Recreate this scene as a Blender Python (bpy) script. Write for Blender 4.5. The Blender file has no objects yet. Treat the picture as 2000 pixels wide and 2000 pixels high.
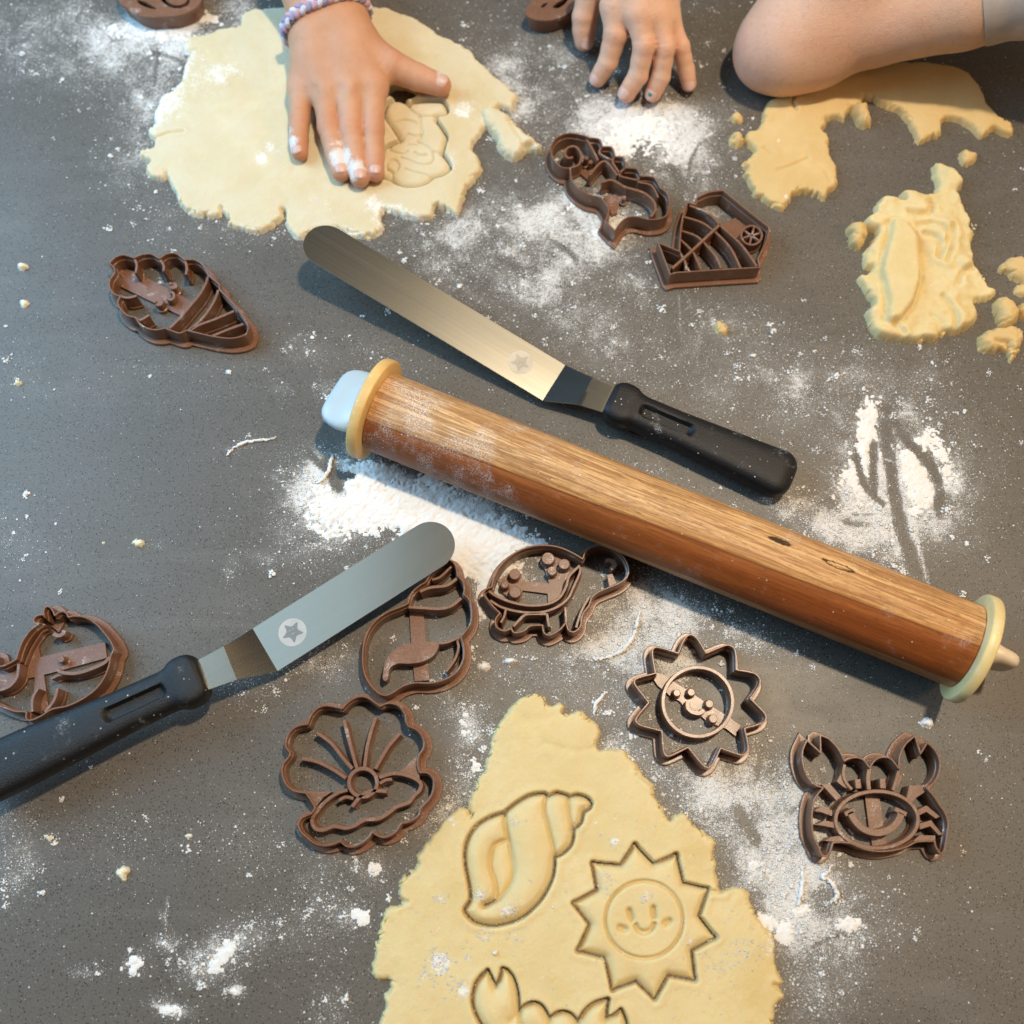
import bpy, math, random
import numpy as np
from mathutils import Vector, Matrix, geometry
R = math.radians
SC = bpy.context.scene
COL = SC.collection
random.seed(7)
RNG = np.random.default_rng(11)

# ------------------------------------------------------------------ camera
CAM_H = 0.525                 # metres above the worktop
TILT = R(19.5)                # forward tilt from straight down
FPX = 2006.0                  # focal length in pixels of the 2000 px photograph
cd = bpy.data.cameras.new('camera'); cam = bpy.data.objects.new('camera', cd); COL.objects.link(cam)
cam.location = (0, 0, CAM_H); cam.rotation_euler = (TILT, 0, 0)
cd.sensor_width = 36.0; cd.sensor_fit = 'HORIZONTAL'; cd.lens = 36.0 * FPX / 2000.0
cd.clip_start = 0.01; cd.clip_end = 60.0
cd.dof.use_dof = True; cd.dof.focus_distance = 0.535; cd.dof.aperture_fstop = 6.0
SC.camera = cam

# ------------------------------------------------------------------ light
w = bpy.data.worlds.new('World'); SC.world = w; w.use_nodes = True
bg = w.node_tree.nodes['Background']
bg.inputs['Color'].default_value = (0.94, 0.97, 1.0, 1); bg.inputs['Strength'].default_value = 0.032

def area(name, loc, target, sx, sy, power, color, shape='RECTANGLE'):
    l = bpy.data.lights.new(name, 'AREA'); l.shape = shape; l.size = sx; l.size_y = sy
    l.energy = power; l.color = color
    o = bpy.data.objects.new(name, l); COL.objects.link(o); o.location = loc
    o.rotation_euler = (Vector(target) - Vector(loc)).to_track_quat('-Z', 'Y').to_euler()
    return o
area('ceiling_lamp', (0.40, 0.42, 1.75), (0.05, 0.22, 0), 0.10, 0.10, 25.5, (1.0, 0.81, 0.58), 'DISK')
area('window_light', (-0.84, 0.48, 0.58), (-0.1, 0.2, 0), 0.85, 0.75, 13.5, (0.36, 0.68, 1.0))
area('cool_reflection_fill', (-1.05, 0.50, 2.0), (-1.05, 0.499, 0), 1.3, 1.2, 4.0, (0.66, 0.88, 1.0))  # added overhead panel, put there for cool reflections in the short blade
area('warm_reflection_fill', (0.78, 0.78, 2.0), (0.78, 0.779, 0), 1.0, 1.4, 2.7, (1.0, 0.80, 0.52))  # warm panel added overhead so the long blade reflects gold near its bend
area('room_light', (1.7, 1.3, 1.4), (0, 0.2, 0), 0.9, 0.7, 2.6, (1.0, 0.66, 0.36))
area('side_fill', (1.5, -0.10, 1.2), (0.1, 0.3, 0), 0.5, 0.5, 6.5, (1.0, 0.72, 0.48))  # added warm fill from the right front to brighten the bare arm

vs = SC.view_settings
vs.view_transform = 'Standard'; vs.look = 'None'; vs.exposure = 0.0; vs.gamma = 1.0
vs.use_curve_mapping = False

# ------------------------------------------------------------------ layout helpers (all in millimetres)
_ct, _st = math.cos(TILT), math.sin(TILT)
def P(pts, z=0.0):
    """photograph pixel -> point of the horizontal plane at height z (mm)"""
    p = np.atleast_2d(np.asarray(pts, float))[:, :2]
    a = (p[:, 0] - 1000) / FPX; b = -(p[:, 1] - 1000) / FPX
    s = (z - CAM_H * 1000) / (b * _st - _ct)
    return np.stack([s * a, s * (b * _ct + _st)], 1)
def P3(u, v, z): q = P([(u, v)], z)[0]; return np.array([q[0], q[1], z])
CROP = dict(R1=(200, 0, .4658), R2=(1000, 0, .5176), R3=(1400, 100, .3209), R4=(1040, 230, .2588), R5=(180, 460, .18634),
            R6=(560, 420, .5383), R7=(600, 660, .3623), R8=(1200, 850, .4141), B1=(0, 1000, .4762), B2=(0, 1160, .14493),
            B3=(680, 1050, .17084), B4=(930, 1040, .16563), B5=(530, 1340, .18116), B6=(1200, 1220, .17081),
            B7=(1530, 1400, .18634), B8=(700, 1340, .46584), H1=(540, 0, .1967), H2=(1020, 0, .1967), TL=(200, 0, .1346),
            ST=(740, 150, .1294), CC=(880, 1820, .207), SW=(1560, 740, .22774), LL=(0, 1600, .37267), LR=(1300, 1500, .36232), S=(0, 0, 1.0))
def T(c, pts):
    x0, y0, s = CROP[c]
    return [(x0 + p[0] * s, y0 + p[1] * s) + tuple(p[2:]) for p in pts]

def spline(pts, closed=True, step=0.8):
    """Catmull-Rom through 2-D points; a third value of 1 makes a sharp corner"""
    pts = [tuple(p) for p in pts]
    q = np.array([p[:2] for p in pts], float); n = len(q)
    cor = [len(p) > 2 and p[2] for p in pts]
    out = []
    rng = range(n if closed else n - 1)
    for i in rng:
        p1 = q[i]; p2 = q[(i + 1) % n]
        p0 = q[(i - 1) % n] if (closed or i > 0) else p1
        p3 = q[(i + 2) % n] if (closed or i + 2 < n) else p2
        if cor[i]: p0 = p1 - (p2 - p1) * .3
        if cor[(i + 1) % n]: p3 = p2 + (p2 - p1) * .3
        L = np.linalg.norm(p2 - p1); k = max(2, int(L / step))
        # centripetal-ish tangents limited to the segment length
        m1 = (p2 - p0) * .5; m2 = (p3 - p1) * .5
        for m in (m1, m2):
            l = np.linalg.norm(m)
            if l > L: m *= L / l
        t = np.arange(k)[:, None] / k
        h = (2*t**3-3*t**2+1)*p1 + (t**3-2*t**2+t)*m1 + (-2*t**3+3*t**2)*p2 + (t**3-t**2)*m2
        out.append(h)
    out = np.concatenate(out)
    if not closed: out = np.vstack([out, q[-1]])
    return out
def ccw(p):
    a = np.sum(p[:, 0] * np.roll(p[:, 1], -1) - np.roll(p[:, 0], -1) * p[:, 1])
    return p if a > 0 else p[::-1]
def circle(cx, cy, rx, ry=None, n=40):
    a = np.linspace(0, 2 * np.pi, n, endpoint=False); ry = ry or rx
    return np.stack([cx + rx * np.cos(a), cy + ry * np.sin(a)], 1)

# ------------------------------------------------------------------ numeric noise
def vnoise(x, y, seed=0):
    xi = np.floor(x).astype(np.int64); yi = np.floor(y).astype(np.int64)
    fx = x - xi; fy = y - yi; fx = fx*fx*(3-2*fx); fy = fy*fy*(3-2*fy)
    def h(a, b):
        n = (a * 374761393 + b * 668265263 + seed * 974711) & 0x7fffffff
        n = ((n ^ (n >> 13)) * 1274126177) & 0x7fffffff
        return ((n ^ (n >> 16)) & 0xffff) / 32767.5 - 1.0
    return (h(xi, yi)*(1-fx)+h(xi+1, yi)*fx)*(1-fy)+(h(xi, yi+1)*(1-fx)+h(xi+1, yi+1)*fx)*fy
def fbm(x, y, s, o=4, seed=0):
    v = 0; a = 1; t = 0
    for i in range(o):
        v = v + a * vnoise(x / s + 17.3*i, y / s - 9.1*i, seed + i); t += a; a *= .5; s *= .5
    return v / t
def seg_dist(X, Y, poly, closed):
    X = X.astype(np.float32); Y = Y.astype(np.float32); best = np.full(X.shape, 1e9, np.float32)
    m = len(poly)
    for i in range(m if closed else m - 1):
        ax, ay = poly[i]; bx, by = poly[(i + 1) % m]
        dx, dy = bx - ax, by - ay; l2 = dx*dx + dy*dy + 1e-12
        t = np.clip(((X-ax)*dx + (Y-ay)*dy) / l2, 0, 1)
        d = (X-ax-t*dx)**2 + (Y-ay-t*dy)**2
        np.minimum(best, d, out=best)
    return np.sqrt(best)
def inside(X, Y, poly):
    c = np.zeros(X.shape, bool); m = len(poly)
    for i in range(m):
        ax, ay = poly[i]; bx, by = poly[(i + 1) % m]
        if ay == by: continue
        k = ((ay > Y) != (by > Y)) & (X < (bx-ax)*(Y-ay)/(by-ay)+ax)
        c ^= k
    return c
def sdf(X, Y, poly):
    """signed distance, positive inside (evaluated near the polygon only)"""
    d = np.full(X.shape, -30.0, np.float32)
    lo = poly.min(0) - 12; hi = poly.max(0) + 12
    k = (X > lo[0]) & (X < hi[0]) & (Y > lo[1]) & (Y < hi[1])
    x = X[k]; y = Y[k]
    if x.size:
        v = seg_dist(x, y, poly, True); d[k] = np.where(inside(x, y, poly), v, -v)
    return d
def resample(p, step, closed=True):
    q = np.vstack([p, p[:1]]) if closed else p
    L = np.concatenate([[0], np.cumsum(np.linalg.norm(np.diff(q, axis=0), axis=1))])
    n = max(4, int(L[-1] / step)); s = np.linspace(0, L[-1], n, endpoint=not closed)
    return np.stack([np.interp(s, L, q[:, i]) for i in range(q.shape[1])], 1)

# ------------------------------------------------------------------ objects
def mesh_obj(name, verts, faces, mat, parent=None, smooth=True, angle=35, origin=None):
    v = np.asarray(verts, float)
    if parent is not None: o0 = np.array(parent['_o'])
    elif origin is not None: o0 = np.array(origin, float)
    else: o0 = np.array([v[:, 0].mean(), v[:, 1].mean(), max(v[:, 2].min(), 0)])
    me = bpy.data.meshes.new(name)
    vv = (v - o0) * .001
    if isinstance(faces, np.ndarray):
        nf, k = faces.shape
        me.vertices.add(len(vv)); me.vertices.foreach_set('co', vv.astype(np.float32).ravel())
        me.loops.add(nf * k); me.loops.foreach_set('vertex_index', faces.astype(np.int32).ravel())
        me.polygons.add(nf); me.polygons.foreach_set('loop_start', np.arange(0, nf * k, k, dtype=np.int32))
        me.update(calc_edges=True)
    else:
        me.from_pydata(vv.tolist(), [], [list(map(int, f)) for f in faces])
    me.validate(clean_customdata=False)
    if smooth:
        me.shade_smooth()
        if angle: me.set_sharp_from_angle(angle=R(angle))
    else: me.shade_flat()
    me.materials.append(mat)
    o = bpy.data.objects.new(name, me); COL.objects.link(o)
    if parent is not None: o.parent = parent
    else: o.location = o0 * .001
    o['_o'] = [float(t) for t in o0]
    return o
def empty(name, loc, label, cat, group=None):
    o = bpy.data.objects.new(name, None); COL.objects.link(o); o.empty_display_size = .02
    o.location = np.asarray(loc) * .001; o['_o'] = [float(t) for t in loc]
    return tag(o, label, cat, group)
def tag(o, label, cat=None, group=None, kind=None):
    if label: o['label'] = label
    if cat: o['category'] = cat
    if group: o['group'] = group
    if kind: o['kind'] = kind
    return o
def attr(o, name, vals):
    a = o.data.attributes.new(name, 'FLOAT', 'POINT'); a.data.foreach_set('value', np.asarray(vals, np.float32))
def normals2(p, closed):
    if closed: d1 = p - np.roll(p, 1, 0); d2 = np.roll(p, -1, 0) - p
    else:
        d = np.diff(p, axis=0); d1 = np.vstack([d[:1], d]); d2 = np.vstack([d, d[-1:]])
    u = lambda a: a / (np.linalg.norm(a, axis=1, keepdims=True) + 1e-9)
    n1 = u(d1)[:, ::-1] * [1, -1]; n2 = u(d2)[:, ::-1] * [1, -1]
    n = u(n1 + n2); c = np.sum(n * n1, 1, keepdims=True)
    return n / np.clip(c, .55, 1)
def sweep(path, prof, closed, z0=0.0):
    """profile [(offset to the right, z)] swept along a level 2-D path -> verts, faces"""
    n = normals2(path, closed); m = len(prof); N = len(path)
    V = np.zeros((N, m, 3))
    for j, (o, z) in enumerate(prof):
        V[:, j, :2] = path + n * o; V[:, j, 2] = z + z0
    F = []
    for i in range(N if closed else N - 1):
        a = i * m; b = ((i + 1) % N) * m
        for j in range(m):
            k = (j + 1) % m
            F.append((a + j, b + j, b + k, a + k))
    if not closed:
        F.append(tuple(range(m))); F.append(tuple((N-1)*m + j for j in reversed(range(m))))
    return V.reshape(-1, 3), F
def prism(outer, z0, z1, holes=(), bev=.25):
    """flat plate from a 2-D outline (with holes) between two heights"""
    loops = [ccw(np.asarray(outer))] + [ccw(np.asarray(h))[::-1] for h in holes]
    tess = geometry.tessellate_polygon([[Vector((x, y, 0)) for x, y in l] for l in loops])
    n = sum(map(len, loops)); flat = np.vstack(loops)
    V = np.vstack([np.c_[flat, np.full(n, z1)], np.c_[flat, np.full(n, z0)]])
    F = []
    for a, b, c in tess:
        p, q, r = flat[a], flat[b], flat[c]
        if (q[0]-p[0])*(r[1]-p[1]) - (q[1]-p[1])*(r[0]-p[0]) < 0: b, c = c, b
        F.append((a, b, c)); F.append((n + a, n + c, n + b))
    s = 0
    for l in loops:
        k = len(l)
        for i in range(k):
            j = (i + 1) % k
            F.append((s + i, n + s + i, n + s + j, s + j))
        s += k
    return V, F
def join(parts):
    V = []; F = []; o = 0
    for v, f in parts:
        V.append(np.asarray(v)); F += [tuple(int(i) + o for i in x) for x in f]; o += len(v)
    return np.vstack(V), F
def tube(path, rad, n=12, closed=False):
    path = np.asarray(path, float); N = len(path)
    rad = np.broadcast_to(np.asarray(rad, float), (N,))
    if closed: tg = np.roll(path, -1, 0) - np.roll(path, 1, 0)
    else: tg = np.gradient(path, axis=0)
    tg /= np.linalg.norm(tg, axis=1, keepdims=True) + 1e-9
    up = np.array([0, 0, 1.0]); V = []
    for i in range(N):
        a = np.cross(tg[i], up)
        if np.linalg.norm(a) < .05: a = np.cross(tg[i], [0, 1.0, 0])
        a /= np.linalg.norm(a); b = np.cross(a, tg[i])
        th = np.linspace(0, 2*np.pi, n, endpoint=False)[:, None]
        V.append(path[i] + rad[i] * (np.cos(th) * a + np.sin(th) * b))
    F = []
    for i in range(N if closed else N - 1):
        for j in range(n):
            k = (j + 1) % n; i2 = (i + 1) % N
            F.append((i*n+j, i*n+k, i2*n+k, i2*n+j))
    if not closed:
        F.append(tuple(reversed(range(n)))); F.append(tuple((N-1)*n + j for j in range(n)))
    return np.vstack(V), F

# ------------------------------------------------------------------ material helpers
def mat(name):
    m = bpy.data.materials.new(name); m.use_nodes = True
    nt = m.node_tree; b = nt.nodes['Principled BSDF']
    return m, nt, b
class N:
    """tiny node-graph helper"""
    def __init__(s, nt): s.nt = nt
    def n(s, t, **kw):
        x = s.nt.nodes.new(t)
        for k, v in kw.items(): setattr(x, k, v)
        return x
    def link(s, a, b): s.nt.links.new(a, b)
    def obj(s): return s.n('ShaderNodeTexCoord').outputs['Object']
    def mapping(s, v, scale=(1, 1, 1), rot=(0, 0, 0), loc=(0, 0, 0)):
        m = s.n('ShaderNodeMapping'); s.link(v, m.inputs['Vector'])
        m.inputs['Scale'].default_value = scale; m.inputs['Rotation'].default_value = rot; m.inputs['Location'].default_value = loc
        return m.outputs['Vector']
    def noise(s, v, scale, detail=4, rough=.55, dist=0):
        m = s.n('ShaderNodeTexNoise'); s.link(v, m.inputs['Vector'])
        m.inputs['Scale'].default_value = scale; m.inputs['Detail'].default_value = detail
        m.inputs['Roughness'].default_value = rough; m.inputs['Distortion'].default_value = dist
        return m.outputs['Fac']
    def voro(s, v, scale, feature='F1', out='Distance', rnd=1):
        m = s.n('ShaderNodeTexVoronoi', feature=feature); s.link(v, m.inputs['Vector'])
        m.inputs['Scale'].default_value = scale; m.inputs['Randomness'].default_value = rnd
        return m.outputs[out]
    def math(s, op, a, b=None, c=None, clamp=False):
        m = s.n('ShaderNodeMath', operation=op, use_clamp=clamp)
        for i, v in enumerate((a, b, c)):
            if v is None: continue
            if isinstance(v, (int, float)): m.inputs[i].default_value = v
            else: s.link(v, m.inputs[i])
        return m.outputs[0]
    def step(s, v, lo, hi, a=0.0, b=1.0):
        m = s.n('ShaderNodeMapRange', interpolation_type='SMOOTHSTEP'); s.link(v, m.inputs['Value'])
        for i, k in enumerate(('From Min', 'From Max', 'To Min', 'To Max')): m.inputs[k].default_value = (lo, hi, a, b)[i]
        return m.outputs['Result']
    def ramp(s, v, stops, interp='LINEAR'):
        m = s.n('ShaderNodeValToRGB'); s.link(v, m.inputs['Fac']); cr = m.color_ramp; cr.interpolation = interp
        while len(cr.elements) < len(stops): cr.elements.new(.5)
        for e, (p, c) in zip(cr.elements, stops): e.position = p; e.color = tuple(c) + (1,)
        return m.outputs['Color']
    def mix(s, f, a, b, mode='MIX'):
        m = s.n('ShaderNodeMix', data_type='RGBA', blend_type=mode)
        for i, v in ((0, f), (6, a), (7, b)):
            if isinstance(v, (int, float)): m.inputs[i].default_value = v
            elif isinstance(v, tuple): m.inputs[i].default_value = v + (1,)
            else: s.link(v, m.inputs[i])
        return m.outputs[2]
    def attr(s, name): return s.n('ShaderNodeAttribute', attribute_name=name).outputs['Fac']
    def bump(s, h, strength=.3, dist=.001, normal=None):
        m = s.n('ShaderNodeBump'); s.link(h, m.inputs['Height'])
        m.inputs['Strength'].default_value = strength; m.inputs['Distance'].default_value = dist
        if normal is not None: s.link(normal, m.inputs['Normal'])
        return m.outputs['Normal']
    def sep(s, v): m = s.n('ShaderNodeSeparateXYZ'); s.link(v, m.inputs[0]); return m.outputs
# ------------------------------------------------------------------ materials
FLOUR = (0.93, 0.915, 0.89)
def m_plastic(name, col):
    m, nt, b = mat(name); g = N(nt); v = g.obj()
    big = g.noise(v, 60, 3); c = g.mix(g.step(big, .35, .7), tuple(x*.93 for x in col), tuple(min(1, x*1.06) for x in col))
    fl = g.math('MULTIPLY', g.step(g.noise(v, 90, 4, .65), .56, .70), g.step(g.noise(v, 1900, 2, .7), .5, .62))
    c = g.mix(g.math('MULTIPLY', fl, .75), c, FLOUR)
    nz = g.sep(g.n('ShaderNodeNewGeometry').outputs['Normal'])[2]
    rim = g.math('MULTIPLY', g.step(nz, .6, .95), g.step(g.noise(v, 900, 3, .7), .42, .72))
    c = g.mix(g.math('MULTIPLY', rim, .07), c, FLOUR)
    g.link(c, b.inputs['Base Color'])
    g.link(g.math('ADD', g.math('MULTIPLY', big, .14), .24), b.inputs['Roughness'])
    z = g.sep(v)[2]
    lay = g.math('SINE', g.math('MULTIPLY', z, 2*math.pi/.0006))
    h = g.math('ADD', g.math('MULTIPLY', lay, .5), g.noise(v, 1500, 2))
    g.link(g.bump(h, .35, .00012), b.inputs['Normal'])
    return m
M_CUT = m_plastic('brown_plastic', (0.215, 0.098, 0.054))

def m_table():
    m, nt, b = mat('grey_quartz'); g = N(nt); v = g.obj()
    base = g.mix(g.step(g.noise(v, 9, 4, .6), .3, .7), (.113, .097, .079), (.142, .123, .102))
    fine = g.noise(v, 1100, 2, .6)
    base = g.mix(g.step(fine, .3, .72), g.mix(.5, base, (.076, .067, .058)), g.mix(.3, base, (.20, .185, .16)))
    spc = g.n('ShaderNodeTexVoronoi'); g.link(v, spc.inputs['Vector']); spc.inputs['Scale'].default_value = 760
    rnd = g.sep(spc.outputs['Color'])[0]
    dark = g.math('MULTIPLY', g.step(spc.outputs['Distance'], .36, .20), g.step(g.math('ADD', rnd, g.math('MULTIPLY', g.math('SUBTRACT', g.noise(v, 60, 3), .5), .5)), .46, .52))
    base = g.mix(g.math('MULTIPLY', dark, .85), base, (.014, .013, .014))
    sp2 = g.n('ShaderNodeTexVoronoi'); g.link(g.mapping(v, loc=(.31, .17, 0)), sp2.inputs['Vector']); sp2.inputs['Scale'].default_value = 430
    lite = g.math('MULTIPLY', g.step(sp2.outputs['Distance'], .18, .10), g.step(g.sep(sp2.outputs['Color'])[1], .78, .82))
    base = g.mix(g.math('MULTIPLY', lite, .55), base, (.42, .40, .37))
    wipe = g.step(g.noise(g.mapping(v, (6, 26, 1), rot=(0, 0, .9)), 1, 5, .6, 1.5), .5, .8)
    base = g.mix(g.math('MULTIPLY', wipe, .10), base, (.42, .41, .40))
    # flour film: density attribute against several scales of grain
    d = g.attr('flour')
    n1 = g.noise(v, 95, 4, .65, .4); n2 = g.noise(v, 480, 4, .7); n3 = g.noise(v, 2100, 2, .8)
    grain = g.math('ADD', g.math('MULTIPLY', n1, .20), g.math('ADD', g.math('MULTIPLY', n2, .30), g.math('MULTIPLY', n3, .50)))
    thr = g.math('SUBTRACT', .715, g.math('MULTIPLY', d, .33))
    film = g.step(g.math('SUBTRACT', grain, thr), -.01, .07)
    mist = g.math('MULTIPLY', g.step(g.math('ADD', g.math('MULTIPLY', n1, .5), g.math('MULTIPLY', n3, .5)), .35, .7), g.step(d, .05, .95, 0, .28))
    fac = g.math('MAXIMUM', film, mist)
    fac = g.math('MULTIPLY', fac, .80)
    # faint wiped streaks
    g.link(g.mix(fac, base, FLOUR), b.inputs['Base Color'])
    smear = g.noise(g.mapping(v, (14, 45, 1), rot=(0, 0, .5)), 1, 5, .65, 1.2)
    rough = g.math('ADD', g.math('ADD', g.math('MULTIPLY', g.noise(v, 40, 4), .10), g.math('MULTIPLY', smear, .22)), .27)
    g.link(g.math('ADD', rough, g.math('MULTIPLY', fac, .5)), b.inputs['Roughness'])
    b.inputs['Specular IOR Level'].default_value = .42
    g.link(g.bump(g.math('ADD', g.math('MULTIPLY', fac, 1.0), g.math('MULTIPLY', fine, .06)), .5, .0006), b.inputs['Normal'])
    return m
M_TABLE = m_table()

def m_dough(name, c0, c1):
    m, nt, b = mat(name); g = N(nt); v = g.obj()
    c = g.mix(g.step(g.noise(v, 45, 5, .6), .3, .72), c0, c1)
    amber = g.step(g.noise(v, 17, 5, .62, .6), .48, .70)
    c = g.mix(g.math('MULTIPLY', amber, .42), c, (c0[0]*.93, c0[1]*.84, c0[2]*.62))
    pale = g.step(g.noise(g.mapping(v, loc=(.3, .2, .1)), 24, 5, .65), .52, .74)
    c = g.mix(g.math('MULTIPLY', pale, .45), c, tuple(min(.93, x*1.06 + .05) for x in c1))
    c = g.mix(g.math('MULTIPLY', g.step(g.noise(v, 900, 3, .7), .55, .75), .35), c, tuple(min(1, x*1.1+.04) for x in c1))
    d = g.attr('flour'); n2 = g.noise(v, 330, 4, .7); n3 = g.noise(v, 1500, 3, .75); n1 = g.noise(v, 90, 3, .6)
    gr = g.math('ADD', g.math('MULTIPLY', n1, .12), g.math('ADD', g.math('MULTIPLY', n2, .33), g.math('MULTIPLY', n3, .55)))
    film = g.step(g.math('SUBTRACT', gr, g.math('SUBTRACT', .80, g.math('MULTIPLY', d, .36))), -.01, .09)
    g.link(g.mix(g.math('MULTIPLY', film, .95), c, (.96, .93, .87)), b.inputs['Base Color'])
    b.inputs['Roughness'].default_value = .62; b.inputs['Specular IOR Level'].default_value = .3
    b.inputs['Subsurface Weight'].default_value = .5; b.inputs['Subsurface Radius'].default_value = (.0045, .0024, .0008); b.inputs['Subsurface Scale'].default_value = 1.0
    h = g.math('ADD', g.math('MULTIPLY', g.noise(v, 260, 5, .65), 1.0), g.math('ADD', g.math('MULTIPLY', g.noise(v, 1300, 3, .7), .5), g.math('MULTIPLY', film, .25)))
    g.link(g.bump(h, .5, .0007), b.inputs['Normal'])
    return m
M_DOUGH = m_dough('cookie_dough', (.735, .585, .295), (.77, .63, .345))
M_DOUGHF = m_dough('floured_cookie_dough', (.71, .60, .385), (.74, .65, .46))
M_DOUGH2 = m_dough('warm_cookie_dough', (.68, .485, .215), (.715, .53, .255))

def m_flour():
    m, nt, b = mat('flour'); g = N(nt); v = g.obj()
    c = g.mix(g.step(g.noise(v, 110, 4, .7), .45, .75), FLOUR, (.93, .84, .74))
    g.link(c, b.inputs['Base Color']); b.inputs['Roughness'].default_value = .9
    b.inputs['Specular IOR Level'].default_value = .15
    g.link(g.bump(g.noise(v, 1400, 4, .75), .8, .0006), b.inputs['Normal'])
    return m
M_FLOUR = m_flour()

def m_steel():
    m, nt, b = mat('brushed_steel'); g = N(nt); v = g.obj()
    s = g.noise(g.mapping(v, (8, 2600, 8)), 1, 3, .6)
    g.link(g.mix(s, (.52, .51, .46), (.60, .59, .54)), b.inputs['Base Color'])
    b.inputs['Metallic'].default_value = 1
    g.link(g.math('ADD', g.math('MULTIPLY', s, .06), .17), b.inputs['Roughness'])
    b.inputs['Anisotropic'].default_value = .0
    g.link(g.bump(s, .05, .0001), b.inputs['Normal'])
    return m
M_STEEL = m_steel()
def m_simple(name, col, rough=.5, spec=.5, bump=None, sss=0, var=.1, dust=0.0):
    m, nt, b = mat(name); g = N(nt); v = g.obj()
    c = g.mix(g.step(g.noise(v, 55, 4, .6), .3, .7), tuple(x*(1-var) for x in col), tuple(min(1, x*(1+var)) for x in col))
    if dust:
        f = g.math('MULTIPLY', g.step(g.noise(v, 70, 4, .65), .60-dust*.3, .80-dust*.2), g.step(g.noise(v, 1600, 3, .75), .47, .62))
        sp = g.n('ShaderNodeTexVoronoi'); g.link(v, sp.inputs['Vector']); sp.inputs['Scale'].default_value = 300
        sk = g.math('MULTIPLY', g.step(sp.outputs['Distance'], .13, .05), g.step(g.sep(sp.outputs['Color'])[0], .6, .66))
        c = g.mix(g.math('MULTIPLY', g.math('MAXIMUM', f, sk), .85), c, FLOUR)
    g.link(c, b.inputs['Base Color']); b.inputs['Roughness'].default_value = rough; b.inputs['Specular IOR Level'].default_value = spec
    if sss: b.inputs['Subsurface Weight'].default_value = sss; b.inputs['Subsurface Radius'].default_value = (.004, .003, .002); b.inputs['Subsurface Scale'].default_value = 1.0
    if bump: g.link(g.bump(g.noise(v, bump[0], 3, .6), bump[1], bump[2]), b.inputs['Normal'])
    return m
M_BLACK = m_simple('black_handle_plastic', (.010, .0105, .012), .48, .35, (1300, .6, .0004), dust=.12)
M_BLACK2 = m_simple('black_handle_plastic_dusty', (.010, .0105, .012), .44, .4, (1500, .7, .0005), dust=.03)
M_LOGO = m_simple('etched_logo', (.47, .47, .46), .5, .4)
M_ETCH = m_simple('faint_etch', (.60, .52, .40), .5, .4)
M_ETCH_D = m_simple('faint_etch_star', (.48, .42, .32), .6, .4)
M_PALE = m_dough('pale_crumb', (.84, .77, .58), (.88, .82, .66))
M_LOGO_D = m_simple('etched_logo_dark', (.20, .22, .23), .5, .5)
M_RINGO = m_simple('orange_ring', (.80, .52, .19), .45, .5, (300, .2, .0004), .15, .12, dust=.35)
M_RINGY = m_simple('yellow_ring', (.80, .63, .29), .4, .5, (300, .2, .0004), .15, .08, dust=.45)
M_KNOBW = m_simple('white_knob', (.50, .61, .68), .35, .5, None, .2, .03)
M_KNOBC = m_simple('cream_knob', (.78, .66, .50), .4, .5, None, .2, .04)
M_CRUMB = M_DOUGH2
M_SLEEVE = m_simple('beige_cloth', (.62, .50, .42), .9, .2, (1400, .5, .0004))
M_STR = [m_simple('lilac_yarn', (.76, .72, .80), .9, .2, (1800, .8, .0005)), m_simple('blue_violet_yarn', (.36, .34, .50), .9, .2, (1800, .8, .0005)),
         m_simple('pink_yarn', (.66, .42, .50), .9, .2, (1800, .8, .0005))]

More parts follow.
